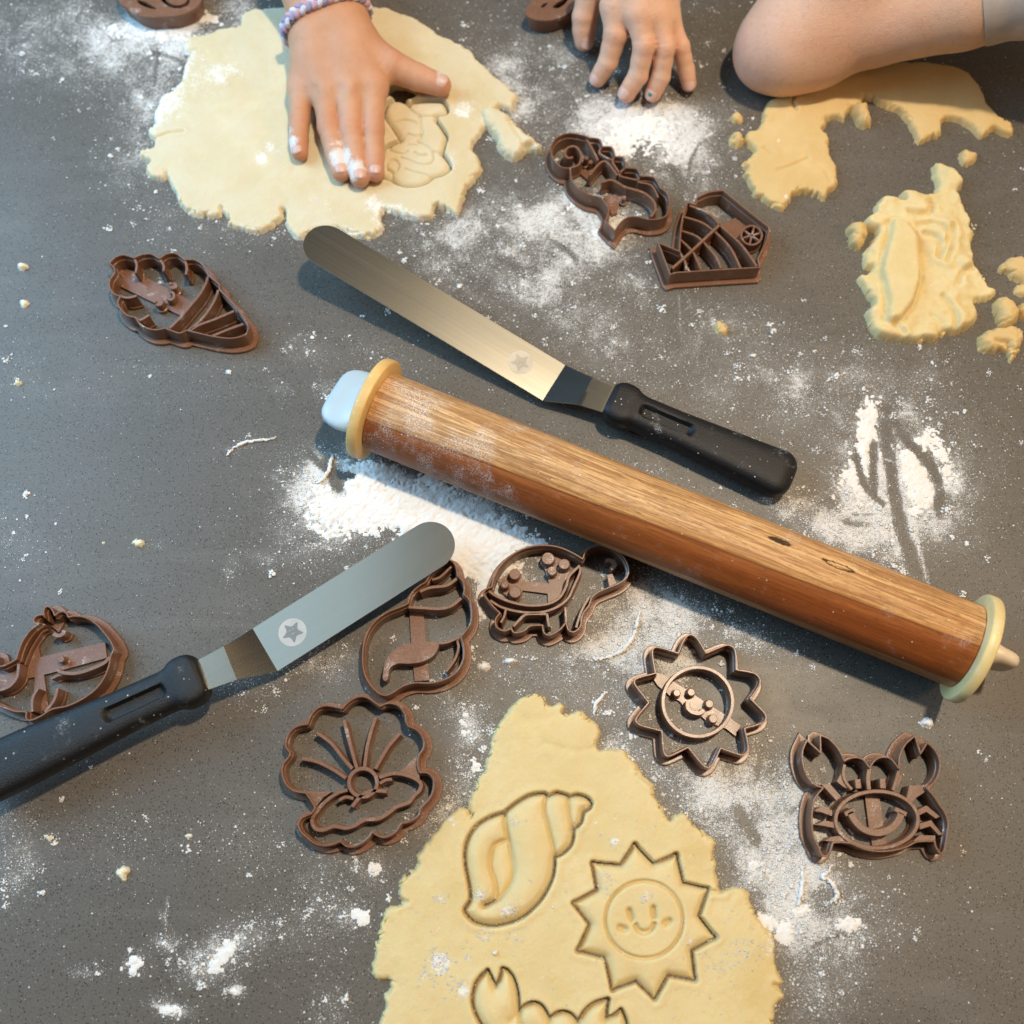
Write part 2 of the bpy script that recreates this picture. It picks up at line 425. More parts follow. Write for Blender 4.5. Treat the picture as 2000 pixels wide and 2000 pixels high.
def m_wood():
    m, nt, b = mat('laminated_hardwood'); g = N(nt); v = g.obj()
    # x runs along the pin, q across the glued strips
    x, y, z = g.sep(v)
    wob = g.math('MULTIPLY', g.math('SUBTRACT', g.noise(g.mapping(v, (4, 60, 60)), 1, 3), .5), .004)
    a = R(52)
    q = g.math('ADD', g.math('ADD', g.math('MULTIPLY', y, math.cos(a)), g.math('MULTIPLY', z, math.sin(a))), wob)
    qn = g.math("SUBTRACT", g.math("ADD", g.math("MULTIPLY", q, 1/.046), .5), g.math("MULTIPLY", x, .55))
    light1 = (.84, .52, .24); light2 = (.70, .36, .125)
    strip = g.ramp(qn, [(0, (.52, .28, .11)), (.225, (.54, .30, .12)), (.24, (.25, .062, .016)), (.42, (.36, .092, .022)), (.55, (.29, .074, .018)), (.68, (.42, .135, .036)), (.70, (.15, .045, .014)), (.715, light2), (.88, light1), (1, light1)])
    isd = g.ramp(qn, [(0, (0, 0, 0)), (.225, (0, 0, 0)), (.24, (1, 1, 1)), (.69, (1, 1, 1)), (.715, (0, 0, 0)), (1, (0, 0, 0))])
    grain = g.noise(g.mapping(v, (17, 430, 430)), 1, 6, .72, 1.4)
    cath = g.n('ShaderNodeTexWave', wave_type='BANDS', bands_direction='Z', wave_profile='SAW')
    g.link(g.mapping(v, (9, 150, 150), rot=(R(38), 0, 0)), cath.inputs['Vector'])
    cath.inputs['Scale'].default_value = 1.0; cath.inputs['Distortion'].default_value = 14; cath.inputs['Detail'].default_value = 3; cath.inputs['Detail Scale'].default_value = .8
    pores = g.step(g.noise(g.mapping(v, (190, 2200, 2200)), 1, 3, .7), .54, .66)
    c = g.mix(g.math('MULTIPLY', g.step(grain, .41, .58), .9), strip, g.mix(.70, strip, (.20, .055, .011)))
    wide = g.noise(g.mapping(v, (9, 120, 120), loc=(.4, 0, .2)), 1, 4, .6, .8)
    c = g.mix(g.math('MULTIPLY', g.step(wide, .44, .66), .5), c, g.mix(.5, c, (.40, .135, .03)))
    lt = g.math('SUBTRACT', 1.0, isd)
    c = g.mix(g.math('MULTIPLY', g.math('MULTIPLY', g.step(cath.outputs['Fac'], .35, .95), lt), .38), c, (.34, .15, .045))
    c = g.mix(g.math('MULTIPLY', pores, .5), c, (.09, .036, .014))
    # small black knot and crack in the pale strip
    for kx, ky, kz, sx in ((.0860, .0064, .02055, .0085), (.0562, .0072, .0203, .0065)):
        dv = g.n('ShaderNodeVectorMath', operation='LENGTH')
        g.link(g.mapping(v, (1/sx, 1/.0017, 1/.004), loc=(-kx/sx, -ky/.0017, -kz/.004)), dv.inputs[0])
        dd = g.math('ADD', dv.outputs['Value'], g.math('MULTIPLY', g.math('SUBTRACT', g.noise(v, 420, 3, .6), .5), 1.1))
        ring = g.math('MULTIPLY', g.step(dd, .45, .8) if sx > .007 else g.step(dd, -1, 0), g.step(dd, 1.15, .85))
        c = g.mix(g.math('MULTIPLY', ring, .9), c, (.018, .010, .006))
    # flour dust
    nz = g.noise(v, 55, 4, .65)
    ends = g.step(x, -.02, -.155, 0, .17)
    f = g.math('MULTIPLY', g.step(g.math('ADD', nz, ends), .56, .82), g.step(g.noise(v, 1500, 3, .75), .44, .64))
    sp = g.n('ShaderNodeTexVoronoi'); g.link(v, sp.inputs['Vector']); sp.inputs['Scale'].default_value = 260
    sk = g.math('MULTIPLY', g.step(sp.outputs['Distance'], .13, .05), g.step(g.sep(sp.outputs['Color'])[0], .72, .76))
    c = g.mix(g.math('MULTIPLY', g.math('MAXIMUM', f, sk), .62), c, FLOUR)
    g.link(c, b.inputs['Base Color'])
    g.link(g.math('ADD', .44, g.math('MULTIPLY', f, .4)), b.inputs['Roughness']); b.inputs['Specular IOR Level'].default_value = .3
    g.link(g.bump(g.math('ADD', grain, g.math('MULTIPLY', pores, -.6)), .22, .0004), b.inputs['Normal'])
    return m
M_WOOD = m_wood()

def m_skin(name, c0, c1):
    m, nt, b = mat(name); g = N(nt); v = g.obj()
    c = g.mix(g.step(g.noise(v, 28, 4, .55), .3, .72), c0, c1)
    c = g.mix(g.math('MULTIPLY', g.step(g.noise(v, 300, 4, .6), .5, .75), .22), c, (.52, .20, .13))
    c = g.mix(g.math('MULTIPLY', g.step(g.noise(v, 75, 4, .65), .5, .72), .28), c, (.74, .36, .26))
    red = g.attr('red'); c = g.mix(g.math('MULTIPLY', red, .6), c, (.60, .21, .14))
    d = g.attr('flour'); gr = g.math('ADD', g.math('MULTIPLY', g.noise(v, 260, 4, .65), .5), g.math('MULTIPLY', g.noise(v, 1300, 3, .7), .5))
    film = g.step(g.math('SUBTRACT', gr, g.math('SUBTRACT', .82, g.math('MULTIPLY', d, .62))), -.05, .14)
    g.link(g.mix(g.math('MULTIPLY', film, .85), c, (.85, .83, .81)), b.inputs['Base Color'])
    b.inputs['Roughness'].default_value = .46; b.inputs['Specular IOR Level'].default_value = .38
    b.inputs['Subsurface Weight'].default_value = .35; b.inputs['Subsurface Radius'].default_value = (.006, .0022, .0012); b.inputs['Subsurface Scale'].default_value = 1.0
    cell = g.voro(v, 900, 'DISTANCE_TO_EDGE')
    g.link(g.bump(g.math('ADD', g.math('MULTIPLY', g.step(cell, 0, .25), .5), g.math('ADD', g.noise(v, 420, 5, .65), g.noise(v, 90, 3, .5))), .38, .0007), b.inputs['Normal'])
    return m
M_SKIN = m_skin('tan_skin', (.60, .30, .165), (.69, .385, .235))
M_SKIN2 = m_skin('fair_skin', (.80, .475, .31), (.84, .53, .37))
M_NAIL = m_simple('fingernail', (.72, .46, .38), .36, .4, None, .2, .05)
M_GREEN = m_simple('green_nail_polish', (.06, .22, .19), .25, .6)
# ------------------------------------------------------------------ flour density over the worktop (photograph pixels)
BLOBS = [  # x, y, rx, ry, angle, density
 (720, 990, 130, 75, 10, .8), (640, 1010, 60, 75, 0, .62), (830, 1000, 130, 70, 22, .75), (960, 1080, 70, 60, 30, .8), (930, 1010, 120, 50, 24, .7), (945, 1170, 22, 60, 10, .75),
 (600, 940, 60, 60, 0, .45), (570, 1060, 60, 60, 0, .3), (680, 905, 50, 25, 0, .5), (1010, 1150, 60, 30, 0, .4),
 (320, 55, 150, 55, -5, .62), (200, 110, 160, 110, 0, .36), (60, 60, 160, 90, 0, .32), (420, 25, 100, 40, 0, .6), (300, 180, 50, 130, 20, .45), (255, 330, 60, 60, 0, .3),
 (470, 440, 120, 40, 0, .35), (330, 420, 70, 60, 0, .25), (700, 470, 130, 40, 10, .35), (880, 440, 100, 40, 0, .42),
 (960, 110, 70, 120, -30, .42), (1010, 210, 60, 90, 0, .40), (1060, 110, 60, 60, 0, .45), (1140, 130, 60, 60, 0, .35),
 (1260, 255, 105, 60, 5, .95), (1190, 290, 110, 60, 0, .65), (1330, 320, 60, 70, 0, .55), (1150, 410, 95, 90, 0, .5), (1080, 430, 60, 80, 0, .45), (1200, 460, 70, 40, 0, .62),
 (980, 400, 60, 60, 0, .4), (950, 480, 90, 40, 10, .5), (1080, 500, 90, 60, 0, .42), (1180, 545, 110, 50, 0, .38), (1020, 580, 100, 40, 20, .35), (860, 530, 70, 40, 30, .35),
 (1380, 400, 45, 90, 0, .35), (1400, 270, 60, 60, 0, .42), (1500, 100, 40, 60, 0, .2), (1320, 100, 60, 80, 0, .22), (1170, 230, 50, 40, 0, .5), (1390, 30, 60, 60, 0, .15),
 (1120, 640, 220, 90, 15, .24), (1300, 700, 180, 90, 10, .24), (1440, 640, 70, 40, 0, .42), (1590, 720, 130, 60, 0, .35), (1480, 790, 140, 60, 10, .26),
 (1700, 740, 160, 60, 0, .32), (1780, 900, 170, 120, 0, .35), (1690, 930, 60, 105, 10, .66), (1790, 930, 55, 90, -10, .8), (1740, 880, 60, 80, 0, .45), (1650, 980, 60, 40, 0, .62), (1580, 1000, 80, 40, 0, .5),
 (1510, 960, 40, 30, 0, .35), (1730, 1060, 60, 60, -15, .55), (1860, 940, 40, 60, 0, .5), (1650, 1040, 80, 40, 0, .4), (1870, 1030, 60, 60, 0, .3), (1760, 1010, 18, 110, -14, .85),
 (960, 870, 110, 30, 22, .35), (860, 810, 120, 30, 22, .28), (1250, 920, 130, 30, 20, .28), (1330, 1010, 130, 24, 22, .22), (740, 690, 90, 40, 20, .2),
 (1340, 1200, 150, 40, 22, .42), (1500, 1260, 100, 30, 22, .42), (1240, 1230, 110, 90, 0, .58), (1190, 1180, 60, 60, 0, .35), (1300, 1310, 90, 60, 0, .45), (1150, 1330, 90, 60, 0, .42), (1090, 1270, 60, 40, 0, .4), (1020, 1290, 70, 40, 0, .35),
 (1240, 1420, 70, 80, 30, .62), (1330, 1500, 110, 70, 20, .58), (1440, 1560, 110, 80, 25, .55), (1480, 1650, 90, 110, 0, .66), (1560, 1770, 110, 80, 0, .6), (1600, 1690, 70, 60, 0, .5), (1640, 1830, 100, 60, 0, .42), (1540, 1880, 90, 80, 0, .38), (1620, 1960, 90, 50, 0, .22), (1560, 1560, 60, 80, 0, .5), (1700, 1760, 80, 60, 0, .2), (1520, 1480, 60, 50, 0, .35),
 (1590, 1600, 60, 80, 0, .4), (920, 1460, 45, 90, 15, .56), (860, 1600, 60, 60, 0, .45), (725, 1690, 36, 32, 0, .72), (690, 1790, 40, 30, 20, .6), (640, 1740, 60, 90, 0, .35), (880, 1340, 60, 70, 0, .35), (560, 1290, 70, 40, 0, .3), (660, 1300, 50, 40, 0, .45), (640, 1180, 30, 30, 0, .2), (600, 1480, 40, 60, 0, .2), (480, 1350, 60, 40, 0, .3),
 (440, 1850, 60, 36, -35, .74), (410, 1880, 60, 40, -30, .55), (270, 1880, 26, 24, 0, .78), (320, 1840, 20, 18, 0, .7), (330, 1970, 40, 18, 20, .8), (460, 1935, 12, 12, 0, .8), (170, 1900, 30, 14, 0, .5), (30, 1700, 40, 60, 0, .3), (20, 1660, 60, 90, 0, .3), (540, 1800, 60, 60, 0, .25), (640, 1960, 40, 60, 0, .3), (500, 1650, 80, 60, 0, .22), (250, 1640, 120, 60, 0, .16),
 (40, 1060, 70, 60, 0, .22), (40, 730, 40, 50, 0, .22), (590, 680, 40, 30, 20, .32), (640, 760, 30, 20, 0, .4), (545, 760, 20, 12, 40, .42), (510, 1090, 30, 14, 25, .45), (450, 1110, 14, 26, 20, .5), (300, 1065, 40, 12, -10, .3), (470, 870, 50, 12, -20, .3), (300, 740, 200, 40, 0, .1),
]
BLOBS = [(x, y, rx*1.08, ry*1.08, a, min(.6, k*1.12) if k < .6 else k) for x, y, rx, ry, a, k in BLOBS]
STREAKS = [  # (points, width, density): thin lines drawn in or wiped out of the flour
 ([(1325, 575), (1332, 665)], 3, .6), ([(1342, 570), (1352, 612)], 3, .5), ([(1370, 620), (1386, 722)], 3, .55), ([(1362, 670), (1366, 620)], 3, .5), ([(1400, 660), (1402, 720)], 3, .6), ([(1450, 570), (1470, 610)], 4, .5),
 ([(322, 1840), (328, 1750)], 3, .9), ([(312, 1780), (318, 1800)], 4, .6), ([(1130, 585), (1180, 570), (1185, 590)], 9, .35), ([(1215, 590), (1240, 596), (1260, 590)], 12, .4), ([(1180, 540), (1225, 545), (1250, 560)], 12, .45),
 ([(1640, 760), (1645, 900), (1705, 1110)], 3, -.0), ([(1745, 840), (1775, 1010), (1800, 1090), (1818, 1160)], 6, .95), ([(1725, 860), (1735, 1000), (1755, 1080)], 6, .9),
 ([(1700, 790), (1690, 850), (1700, 960)], 14, .95), ([(1650, 862), (1690, 940), (1712, 985)], 5, .85), ([(1830, 860), (1845, 930), (1840, 990)], 10, .8), ([(1565, 1690), (1570, 1740), (1555, 1790)], 7, .8),
 ([(1480, 1530), (1478, 1690)], 5, .5), ([(470, 700), (560, 755)], 2, .3), ([(360, 690), (500, 755)], 2, .25), ([(1190, 1200), (1240, 1250)], 5, .5),
]
WIPES = [([(1730, 830), (1738, 900), (1755, 1010), (1790, 1120), (1805, 1170)], 13), ([(1730, 800), (1772, 862), (1815, 905), (1835, 950), (1834, 1000)], 9), ([(1705, 870), (1706, 960)], 8),
         ([(1672, 890), (1690, 950), (1725, 985)], 6), ([(1440, 1580), (1475, 1640)], 10), ([(640, 905), (660, 950)], 13), ([(600, 880), (640, 920), (690, 930)], 6)]
_g = np.random.default_rng(77); SMEAR = []
for x, y, rx, ry, a, k in BLOBS:
    for _ in range(int(2 + rx*ry/2600)):
        sx, sy = x + _g.normal(0, rx*.75), y + _g.normal(0, ry*.75)
        if 590 < sx < 1010 and 900 < sy < 1090: continue
        SMEAR.append((sx, sy, _g.normal(.5, .9), _g.uniform(2.5, 7), (.12 + .28*_g.random())*min(1, k*1.3) if _g.random() < .85 else -1))
def density(u, v):
    d = np.zeros(u.shape, np.float32)
    for x, y, rx, ry, a, k in BLOBS:
        m = (abs(u - x) < 2.6*max(rx, ry)) & (abs(v - y) < 2.6*max(rx, ry))
        if not m.any(): continue
        c, s = math.cos(R(a)), math.sin(R(a)); du = u[m] - x; dv = v[m] - y
        p = (du*c + dv*s) / rx; q = (-du*s + dv*c) / ry
        g = k * np.exp(-np.power(p*p + q*q, 1.15) * .9)
        d[m] = 1 - (1 - d[m]) * (1 - g)
    for pts, wd, k in STREAKS:
        if k <= 0: continue
        p = np.array(pts, float); lo = p.min(0) - 30; hi = p.max(0) + 30
        m = (u > lo[0]) & (u < hi[0]) & (v > lo[1]) & (v < hi[1])
        if m.any():
            t = seg_dist(u[m], v[m], spline(pts, False, 6), False)
            d[m] = np.maximum(d[m], k * np.exp(-(t / wd)**2))
    for pts, wd in WIPES:
        p = np.array(pts, float); lo = p.min(0) - 40; hi = p.max(0) + 40
        m = (u > lo[0]) & (u < hi[0]) & (v > lo[1]) & (v < hi[1])
        if m.any():
            t = seg_dist(u[m], v[m], spline(pts, False, 6), False)
            d[m] *= 1 - (.9 + .1*vnoise(u[m]/9, v[m]/9, 4)) * np.exp(-(t / (wd*(1 + .18*vnoise(u[m]/14, v[m]/14, 6))))**4)
    # uneven clumping, smeared strokes
    for sx, sy, a, wd, k in SMEAR:
        m = (abs(u - sx) < 75) & (abs(v - sy) < 75)
        if not m.any(): continue
        c, s = math.cos(a), math.sin(a); p = (u[m]-sx)*c + (v[m]-sy)*s; q = -(u[m]-sx)*s + (v[m]-sy)*c - p*p*.004
        e = np.exp(-(p/34)**4 - (q/wd)**2)
        d[m] = d[m]*(1 - .5*e) if k < 0 else 1 - (1-d[m])*(1 - k*e)
    d *= .62 + .75 * np.clip(fbm(u, v, 70, 4, 5) + .5, 0, 1.2)
    d += .06 * np.clip(.5 + fbm(u, v, 220, 3, 9), 0, 1) * (.35 + .65 * np.clip(u / 900, 0, 1))
    return np.clip(d, 0, 1)
def unP(x, y, z=0.0):
    """point (mm) -> photograph pixel"""
    dz = z - CAM_H * 1000
    xc = x; yc = y * _ct + dz * _st; zc = -(-y * _st + dz * _ct)
    return 1000 + FPX * xc / zc, 1000 - FPX * yc / zc
gx = np.concatenate([[-1100, -700], np.arange(-400, 400.1, 1.6), [700, 1100]])
gy = np.concatenate([[-700, -350], np.arange(-110, 600.1, 1.6), [800, 1100]])
X, Y = np.meshgrid(gx, gy)
u, v = unP(X.ravel(), Y.ravel()); dn = density(u, v)
nx, ny = len(gx), len(gy)
I = np.arange(nx*ny).reshape(ny, nx)
Fq = np.stack([I[:-1, :-1], I[:-1, 1:], I[1:, 1:], I[1:, :-1]], -1).reshape(-1, 4)
n0 = nx*ny   # a solid slab 30 mm thick
V = np.c_[X.ravel(), Y.ravel(), np.zeros(n0)]
rim = np.concatenate([I[0, :], I[1:, -1], I[-1, -2::-1], I[-2:0:-1, 0]])
low = V[rim] - [0, 0, 30]; k = len(rim); base = n0 + np.arange(k)
side = np.stack([rim, base, np.roll(base, -1), np.roll(rim, -1)], -1)
V = np.vstack([V, low])
o = mesh_obj('worktop', V, np.vstack([Fq, side]), M_TABLE, angle=30, origin=(0, 0, 0))
attr(o, 'flour', np.concatenate([dn, np.zeros(k)]))
tag(o, 'speckled grey stone worktop dusted with flour', kind='structure')
# ------------------------------------------------------------------ cookie cutters
RIM = 13.0
def cutter(crop, label, outline, lines=(), plates=(), studs=(), z_rim=RIM, name='cookie_cutter', tilt=None, zin=10.0, group='brown plastic cookie cutters'):
    path = ccw(resample(spline(P_pts(T(crop, outline), z_rim)), .7))
    path = path.copy()
    c = path.mean(0)
    e = empty(name, (c[0], c[1], 0), label, 'cookie cutter', group)
    # thin cutting wall with an inner ledge
    wall = [(.15, 2.3), (.45, 2.4), (.40, z_rim - .25), (.20, z_rim), (-.15, z_rim), (-.45, z_rim - .25), (-.50, 9.3), (-1.05, 8.9), (-1.10, .0), (.15, .0)]
    mesh_obj('cutting_wall', *sweep(path, wall, True), M_CUT, e)
    fl = [(3.0, .0), (3.3, .3), (3.3, 1.8), (3.0, 2.1), (.50, 2.25), (.2, 2.1), (.2, .0)]
    mesh_obj('base_flange', *sweep(path, fl, True), M_CUT, e)
    for ln in lines:
        pts, wd = ln[0], ln[1] if len(ln) > 1 else 1.7
        zt = ln[2] if len(ln) > 2 else zin
        closed = len(ln) > 3 and ln[3]
        p = spline(P_pts(T(crop, pts), zt), closed, .8)
        p = resample(p, .9, closed)
        if closed: p = ccw(p)
        h = wd / 2
        prof = [(h + .5, 0), (h + .5, 2.2), (h, 2.6), (h - .05, zt - .25), (h - .25, zt), (-h + .25, zt), (-h + .05, zt - .25), (-h, 2.6), (-h - .5, 2.2), (-h - .5, 0)]
        mesh_obj('stamp_line', *sweep(p, prof, closed), M_CUT, e)
    for pl in plates:
        pts, zt = pl[0], pl[1]
        smooth = len(pl) > 2 and pl[2]
        q = np.array(P_pts(T(crop, pts), zt))[:, :2]
        if smooth: q = resample(spline([tuple(x) for x in q]), 1.0)
        z0 = 0.03 * random.random()
        mesh_obj('support_plate', *prism(q, z0, zt + .03*random.random()), M_CUT, e, angle=30)
    for (x, y, r, zt) in studs:
        px = T(crop, [(x, y)])[0]; q = P([px], zt)[0]; rr = r * CROP[crop][2] * .272
        n = 24; a = np.linspace(0, 2*np.pi, n, endpoint=False)
        rings = [(rr + .7, 0), (rr + .7, 2.3), (rr, 2.6), (rr, zt - .3), (rr - .3, zt)]
        V = np.vstack([np.c_[q[0] + ra*np.cos(a), q[1] + ra*np.sin(a), np.full(n, z)] for ra, z in rings])
        F = [(k*n+i, k*n+(i+1) % n, (k+1)*n+(i+1) % n, (k+1)*n+i) for k in range(len(rings)-1) for i in range(n)]
        F += [tuple((len(rings)-1)*n + i for i in range(n)), tuple(reversed(range(n)))]
        mesh_obj('stud', V, F, M_CUT, e)
    if tilt: e.rotation_euler = tilt
    return e
def P_pts(px, z):
    q = P([p[:2] for p in px], z)
    return [tuple(a) + tuple(p[2:]) for a, p in zip(q, px)]
C = 1
cutter('R5', 'ice cream cone cookie cutter lying alone on bare worktop, left of the long spatula tip',
 [(175,290,C),(235,230),(330,200),(440,232,C),(520,195),(620,190),(705,238,C),(780,190),(880,185),(968,250,C),(1060,248),(1140,285),(1195,350),(1225,415),(1335,510,C),(1335,560,C),(1430,660),(1540,790),(1610,885),(1635,960),(1610,1030),(1540,1062),(1430,1075),(1280,1058),(1130,1025),(985,990,C),(920,1020),(830,995),(760,968,C),(690,985),(600,978),(505,930),(452,855,C),(370,835),(300,770),(268,700),(292,636,C),(220,600),(180,530),(188,455),(235,385),(225,330)],
 [([(440,232),(466,310),(452,390)],1.6,12),([(705,238),(746,310),(745,372)],1.6,12),([(968,250),(990,330),(980,408)],1.6,12),([(292,636),(380,650),(465,628)],1.6,12),([(455,860),(500,885),(595,832)],1.6,12),
  ([(1212,430),(1190,500),(1130,610),(1040,720),(930,850),(812,968)],1.7,11.5),([(1322,570),(1280,680),(1200,810),(1100,920),(1012,992)],1.7,11.5),([(1484,790),(1300,870),(1130,932),(1030,988)],1.7,11.5),([(1584,925),(1420,985),(1262,1050)],1.7,11.5),([(785,650),(820,672),(856,645),(848,600),(815,590)],1.9,8)],
 [([(200,340),(440,380),(640,480),(1070,700),(940,845),(310,540),(215,430)],2.2)],
 [(850,525,48,8),(700,697,54,8),(820,500,22,9),(655,690,20,9)])
cutter('R4', 'seahorse cookie cutter with scalloped back and curled tail, in heavy flour below the fingers',
 [(300,115),(400,135),(432,150,C),(505,160),(530,215,C),(600,222),(625,290,C),(690,302),(705,375,C),(790,385),(818,437,C),(920,450),(967,525,C),(1020,570),(1035,650),(1015,730),(960,760),(880,765),(790,745),(720,750),(670,785),(622,850,C),(548,775,C),(575,710),(560,650),(510,600),(430,580),(350,530),(295,460),(285,378,C),(220,370),(160,310),(140,220),(180,150),(240,120)],
 [([(288,376),(350,350),(370,280),(330,218),(270,222),(245,268),(270,302),(305,295)],1.6,11),([(405,150),(450,230),(497,322)],1.5,11),([(430,432),(540,325),(642,432)],1.6,11),([(520,485),(600,468),(700,520),(830,560),(910,620),(930,690),(890,745)],1.7,11),
  ([(530,215),(505,262),(600,318)],1.4,11),([(625,290),(605,330),(665,425)],1.4,11),([(705,375),(655,432),(800,470)],1.4,11),([(818,437),(800,480),(900,510),(950,600)],1.4,11)],
 [([(540,590),(700,565),(655,640),(640,720),(600,735)],2.3),([(360,420),(430,350),(520,400),(420,470)],2.3)], [(405,300,22,9),(440,330,20,9),(690,600,20,7)])
cutter('R4', 'angular cookie cutter with straight sides and curved ribs crossed by one diagonal bar',
 [(950,940,C),(1110,1005,C),(1115,900),(1132,760),(1172,635,C),(1232,655,C),(1240,600,C),(1330,560),(1440,546,C),(1615,690),(1790,828,C),(1765,940),(1705,1060,C),(1717,1127,C),(1400,1146),(1080,1167,C),(1040,1180,C)],
 [([(1112,1010),(1150,1080),(1166,1152)],1.5,11),([(1120,920),(1210,1010),(1276,1146)],1.5,11),([(1122,850),(1250,900),(1380,1040),(1425,1134)],1.5,11),([(1140,745),(1300,800),(1480,960),(1572,1132)],1.5,11),([(1185,660),(1330,720),(1440,830),(1580,960),(1695,1118)],1.5,12),([(1055,1135),(1200,1005),(1415,803)],1.8,12),
  (list(map(tuple, circle(1655,885,78,72,14))),1.4,9,True),([(1600,850),(1710,925)],1.3,9),([(1640,950),(1675,820)],1.3,9),([(1590,905),(1715,868)],1.3,9)],
 [([(1420,810),(1530,755),(1740,880),(1700,990),(1600,960)],2.3)])
cutter('B2', 'whale cookie cutter with a spout, partly under the black handle at the left edge',
 [(0,975),(120,935),(215,880,C),(250,760),(300,640),(380,520),(450,450),(522,402,C),(462,390),(450,340),(500,288),(580,278),(602,312,C),(582,240),(600,182),(650,165),(702,212),(737,292,C),(782,250),(850,233),(902,270),(917,312,C),(1000,295),(1140,312),(1280,390),(1400,520),(1490,640),(1535,745,C),(1488,835,C),(1470,950),(1400,1130),(1280,1290),(1100,1420),(900,1510),(700,1552),(560,1640),(450,1690),(372,1702),(345,1640),(352,1590),(200,1580),(80,1540),(0,1508),(-150,1420),(-270,1270),(-320,1100),(-420,1000),(-440,880),(-340,860),(-250,920),(-200,820),(-110,820),(-80,930)],
 [([(1480,850),(1400,930),(1200,1020),(1000,1070),(820,1055),(772,1020)],2.0,11),([(690,1140),(800,1090),(900,1085)],1.6,9),([(432,1585),(430,1450),(460,1350),(512,1270)],1.7,11),([(600,1590),(680,1500),(740,1400),(772,1270)],1.7,11),([(250,940),(225,1120),(130,1240),(0,1292),(-100,1285)],1.8,11),([(722,530),(770,562),(840,545),(858,488)],2.2,10),([(640,480),(560,520),(420,740),(330,960)],1.2,6)],
 [([(280,1160),(470,1120),(860,1020),(1440,860),(1415,650),(545,850),(510,660),(590,560),(500,470),(400,560),(300,740),(250,950)],2.3),([(470,1115),(590,1085),(655,1560),(440,1605)],2.4),([(0,1000),(230,920),(215,1120),(120,1240),(0,1290),(-120,1280),(-200,1000)],2.3),([(520,470),(560,360),(640,330),(800,300),(880,330),(850,420),(790,520),(700,440)],2.35)],
 [(820,878,46,8)])
cutter('B3', 'spiral shell cookie cutter with its tip under the short spatula blade',
 [(1180,262),(1238,350),(1250,430,C),(1312,500),(1335,580),(1320,642,C),(1390,720),(1415,850),(1400,980),(1340,1070),(1288,1135,C),(1322,1230),(1320,1380),(1250,1520),(1130,1610),(960,1660),(760,1660),(620,1700),(520,1765),(430,1803),(350,1780,C),(260,1690),(190,1560),(165,1400),(180,1200),(230,1060),(320,940),(450,850),(600,790),(682,752,C),(720,640),(800,560),(890,505,C),(930,430),(1000,340),(1090,275)],
 [([(690,792),(850,802),(1050,812),(1180,780),(1292,690)],1.8,11.5),([(820,615),(940,570),(1130,545),(1240,468)],1.8,11.5),([(1030,1208),(1130,1195),(1255,1145)],1.6,10),([(1240,1150),(1262,1260),(1215,1400),(1120,1530)],1.5,9),([(960,480),(1050,450),(1180,330)],1.5,10)],
 [([(700,830),(860,830),(890,1220),(930,1630),(760,1640),(720,1200)],2.3),([(395,1610),(405,1500),(450,1370),(540,1270),(680,1210),(900,1190),(1032,1200),(1020,1280),(960,1360),(840,1420),(700,1440),(560,1440),(475,1495),(455,1610),(425,1640)],9.5,True)])
cutter('B4', 'turtle cookie cutter with round studs on its shell, tucked under the rolling pin edge',
 [(110,672),(182,640,C),(210,540),(280,400),(400,280),(560,190),(750,150),(950,165),(1120,230),(1258,310,C),(1290,230),(1370,168),(1500,152),(1640,190),(1750,300),(1800,420),(1780,520),(1700,590),(1560,650),(1440,700,C),(1370,760),(1330,860),(1270,940),(1242,1010,C),(1232,1100),(1160,1170),(1090,1150),(1062,1060,C),(980,1150),(860,1210),(800,1180),(782,1092,C),(640,1100),(560,1160),(450,1180),(412,1130,C),(330,1160),(240,1110),(230,1020),(282,950,C),(200,870),(120,770),(88,710)],
 [([(150,690),(260,760),(450,830),(650,860),(850,840),(980,770),(1060,640),(1100,510),(1222,390)],1.6,11),([(165,800),(300,880),(520,935),(760,940),(950,880),(1080,780),(1150,640),(1222,480),(1232,410)],1.5,11),([(440,1105),(500,1040),(590,965),(830,960)],1.6,11),([(835,955),(850,1050),(862,1110)],1.6,11),([(1050,880),(1062,1000),(1062,1060)],1.5,11),([(1330,765),(1240,930),(1180,1120)],1.5,11),([(350,910),(330,990),(290,1060)],1.5,11),([(1530,330),(1600,330),(1640,385),(1590,430)],2.2,9)],
 [([(530,575),(860,600),(830,470),(770,380),(800,280),(960,260),(1110,330),(1100,480),(1040,640),(1000,740),(850,838),(842,720),(540,682)],2.3),([(270,560),(480,420),(560,560),(540,740),(420,800),(280,680)],2.3),([(1545,500),(1605,488),(1655,600),(1572,635)],8)],
 [(848,305,74,8),(1040,372,64,8),(895,452,54,8),(455,490,65,8),(338,612,46,8),(460,702,70,8)])
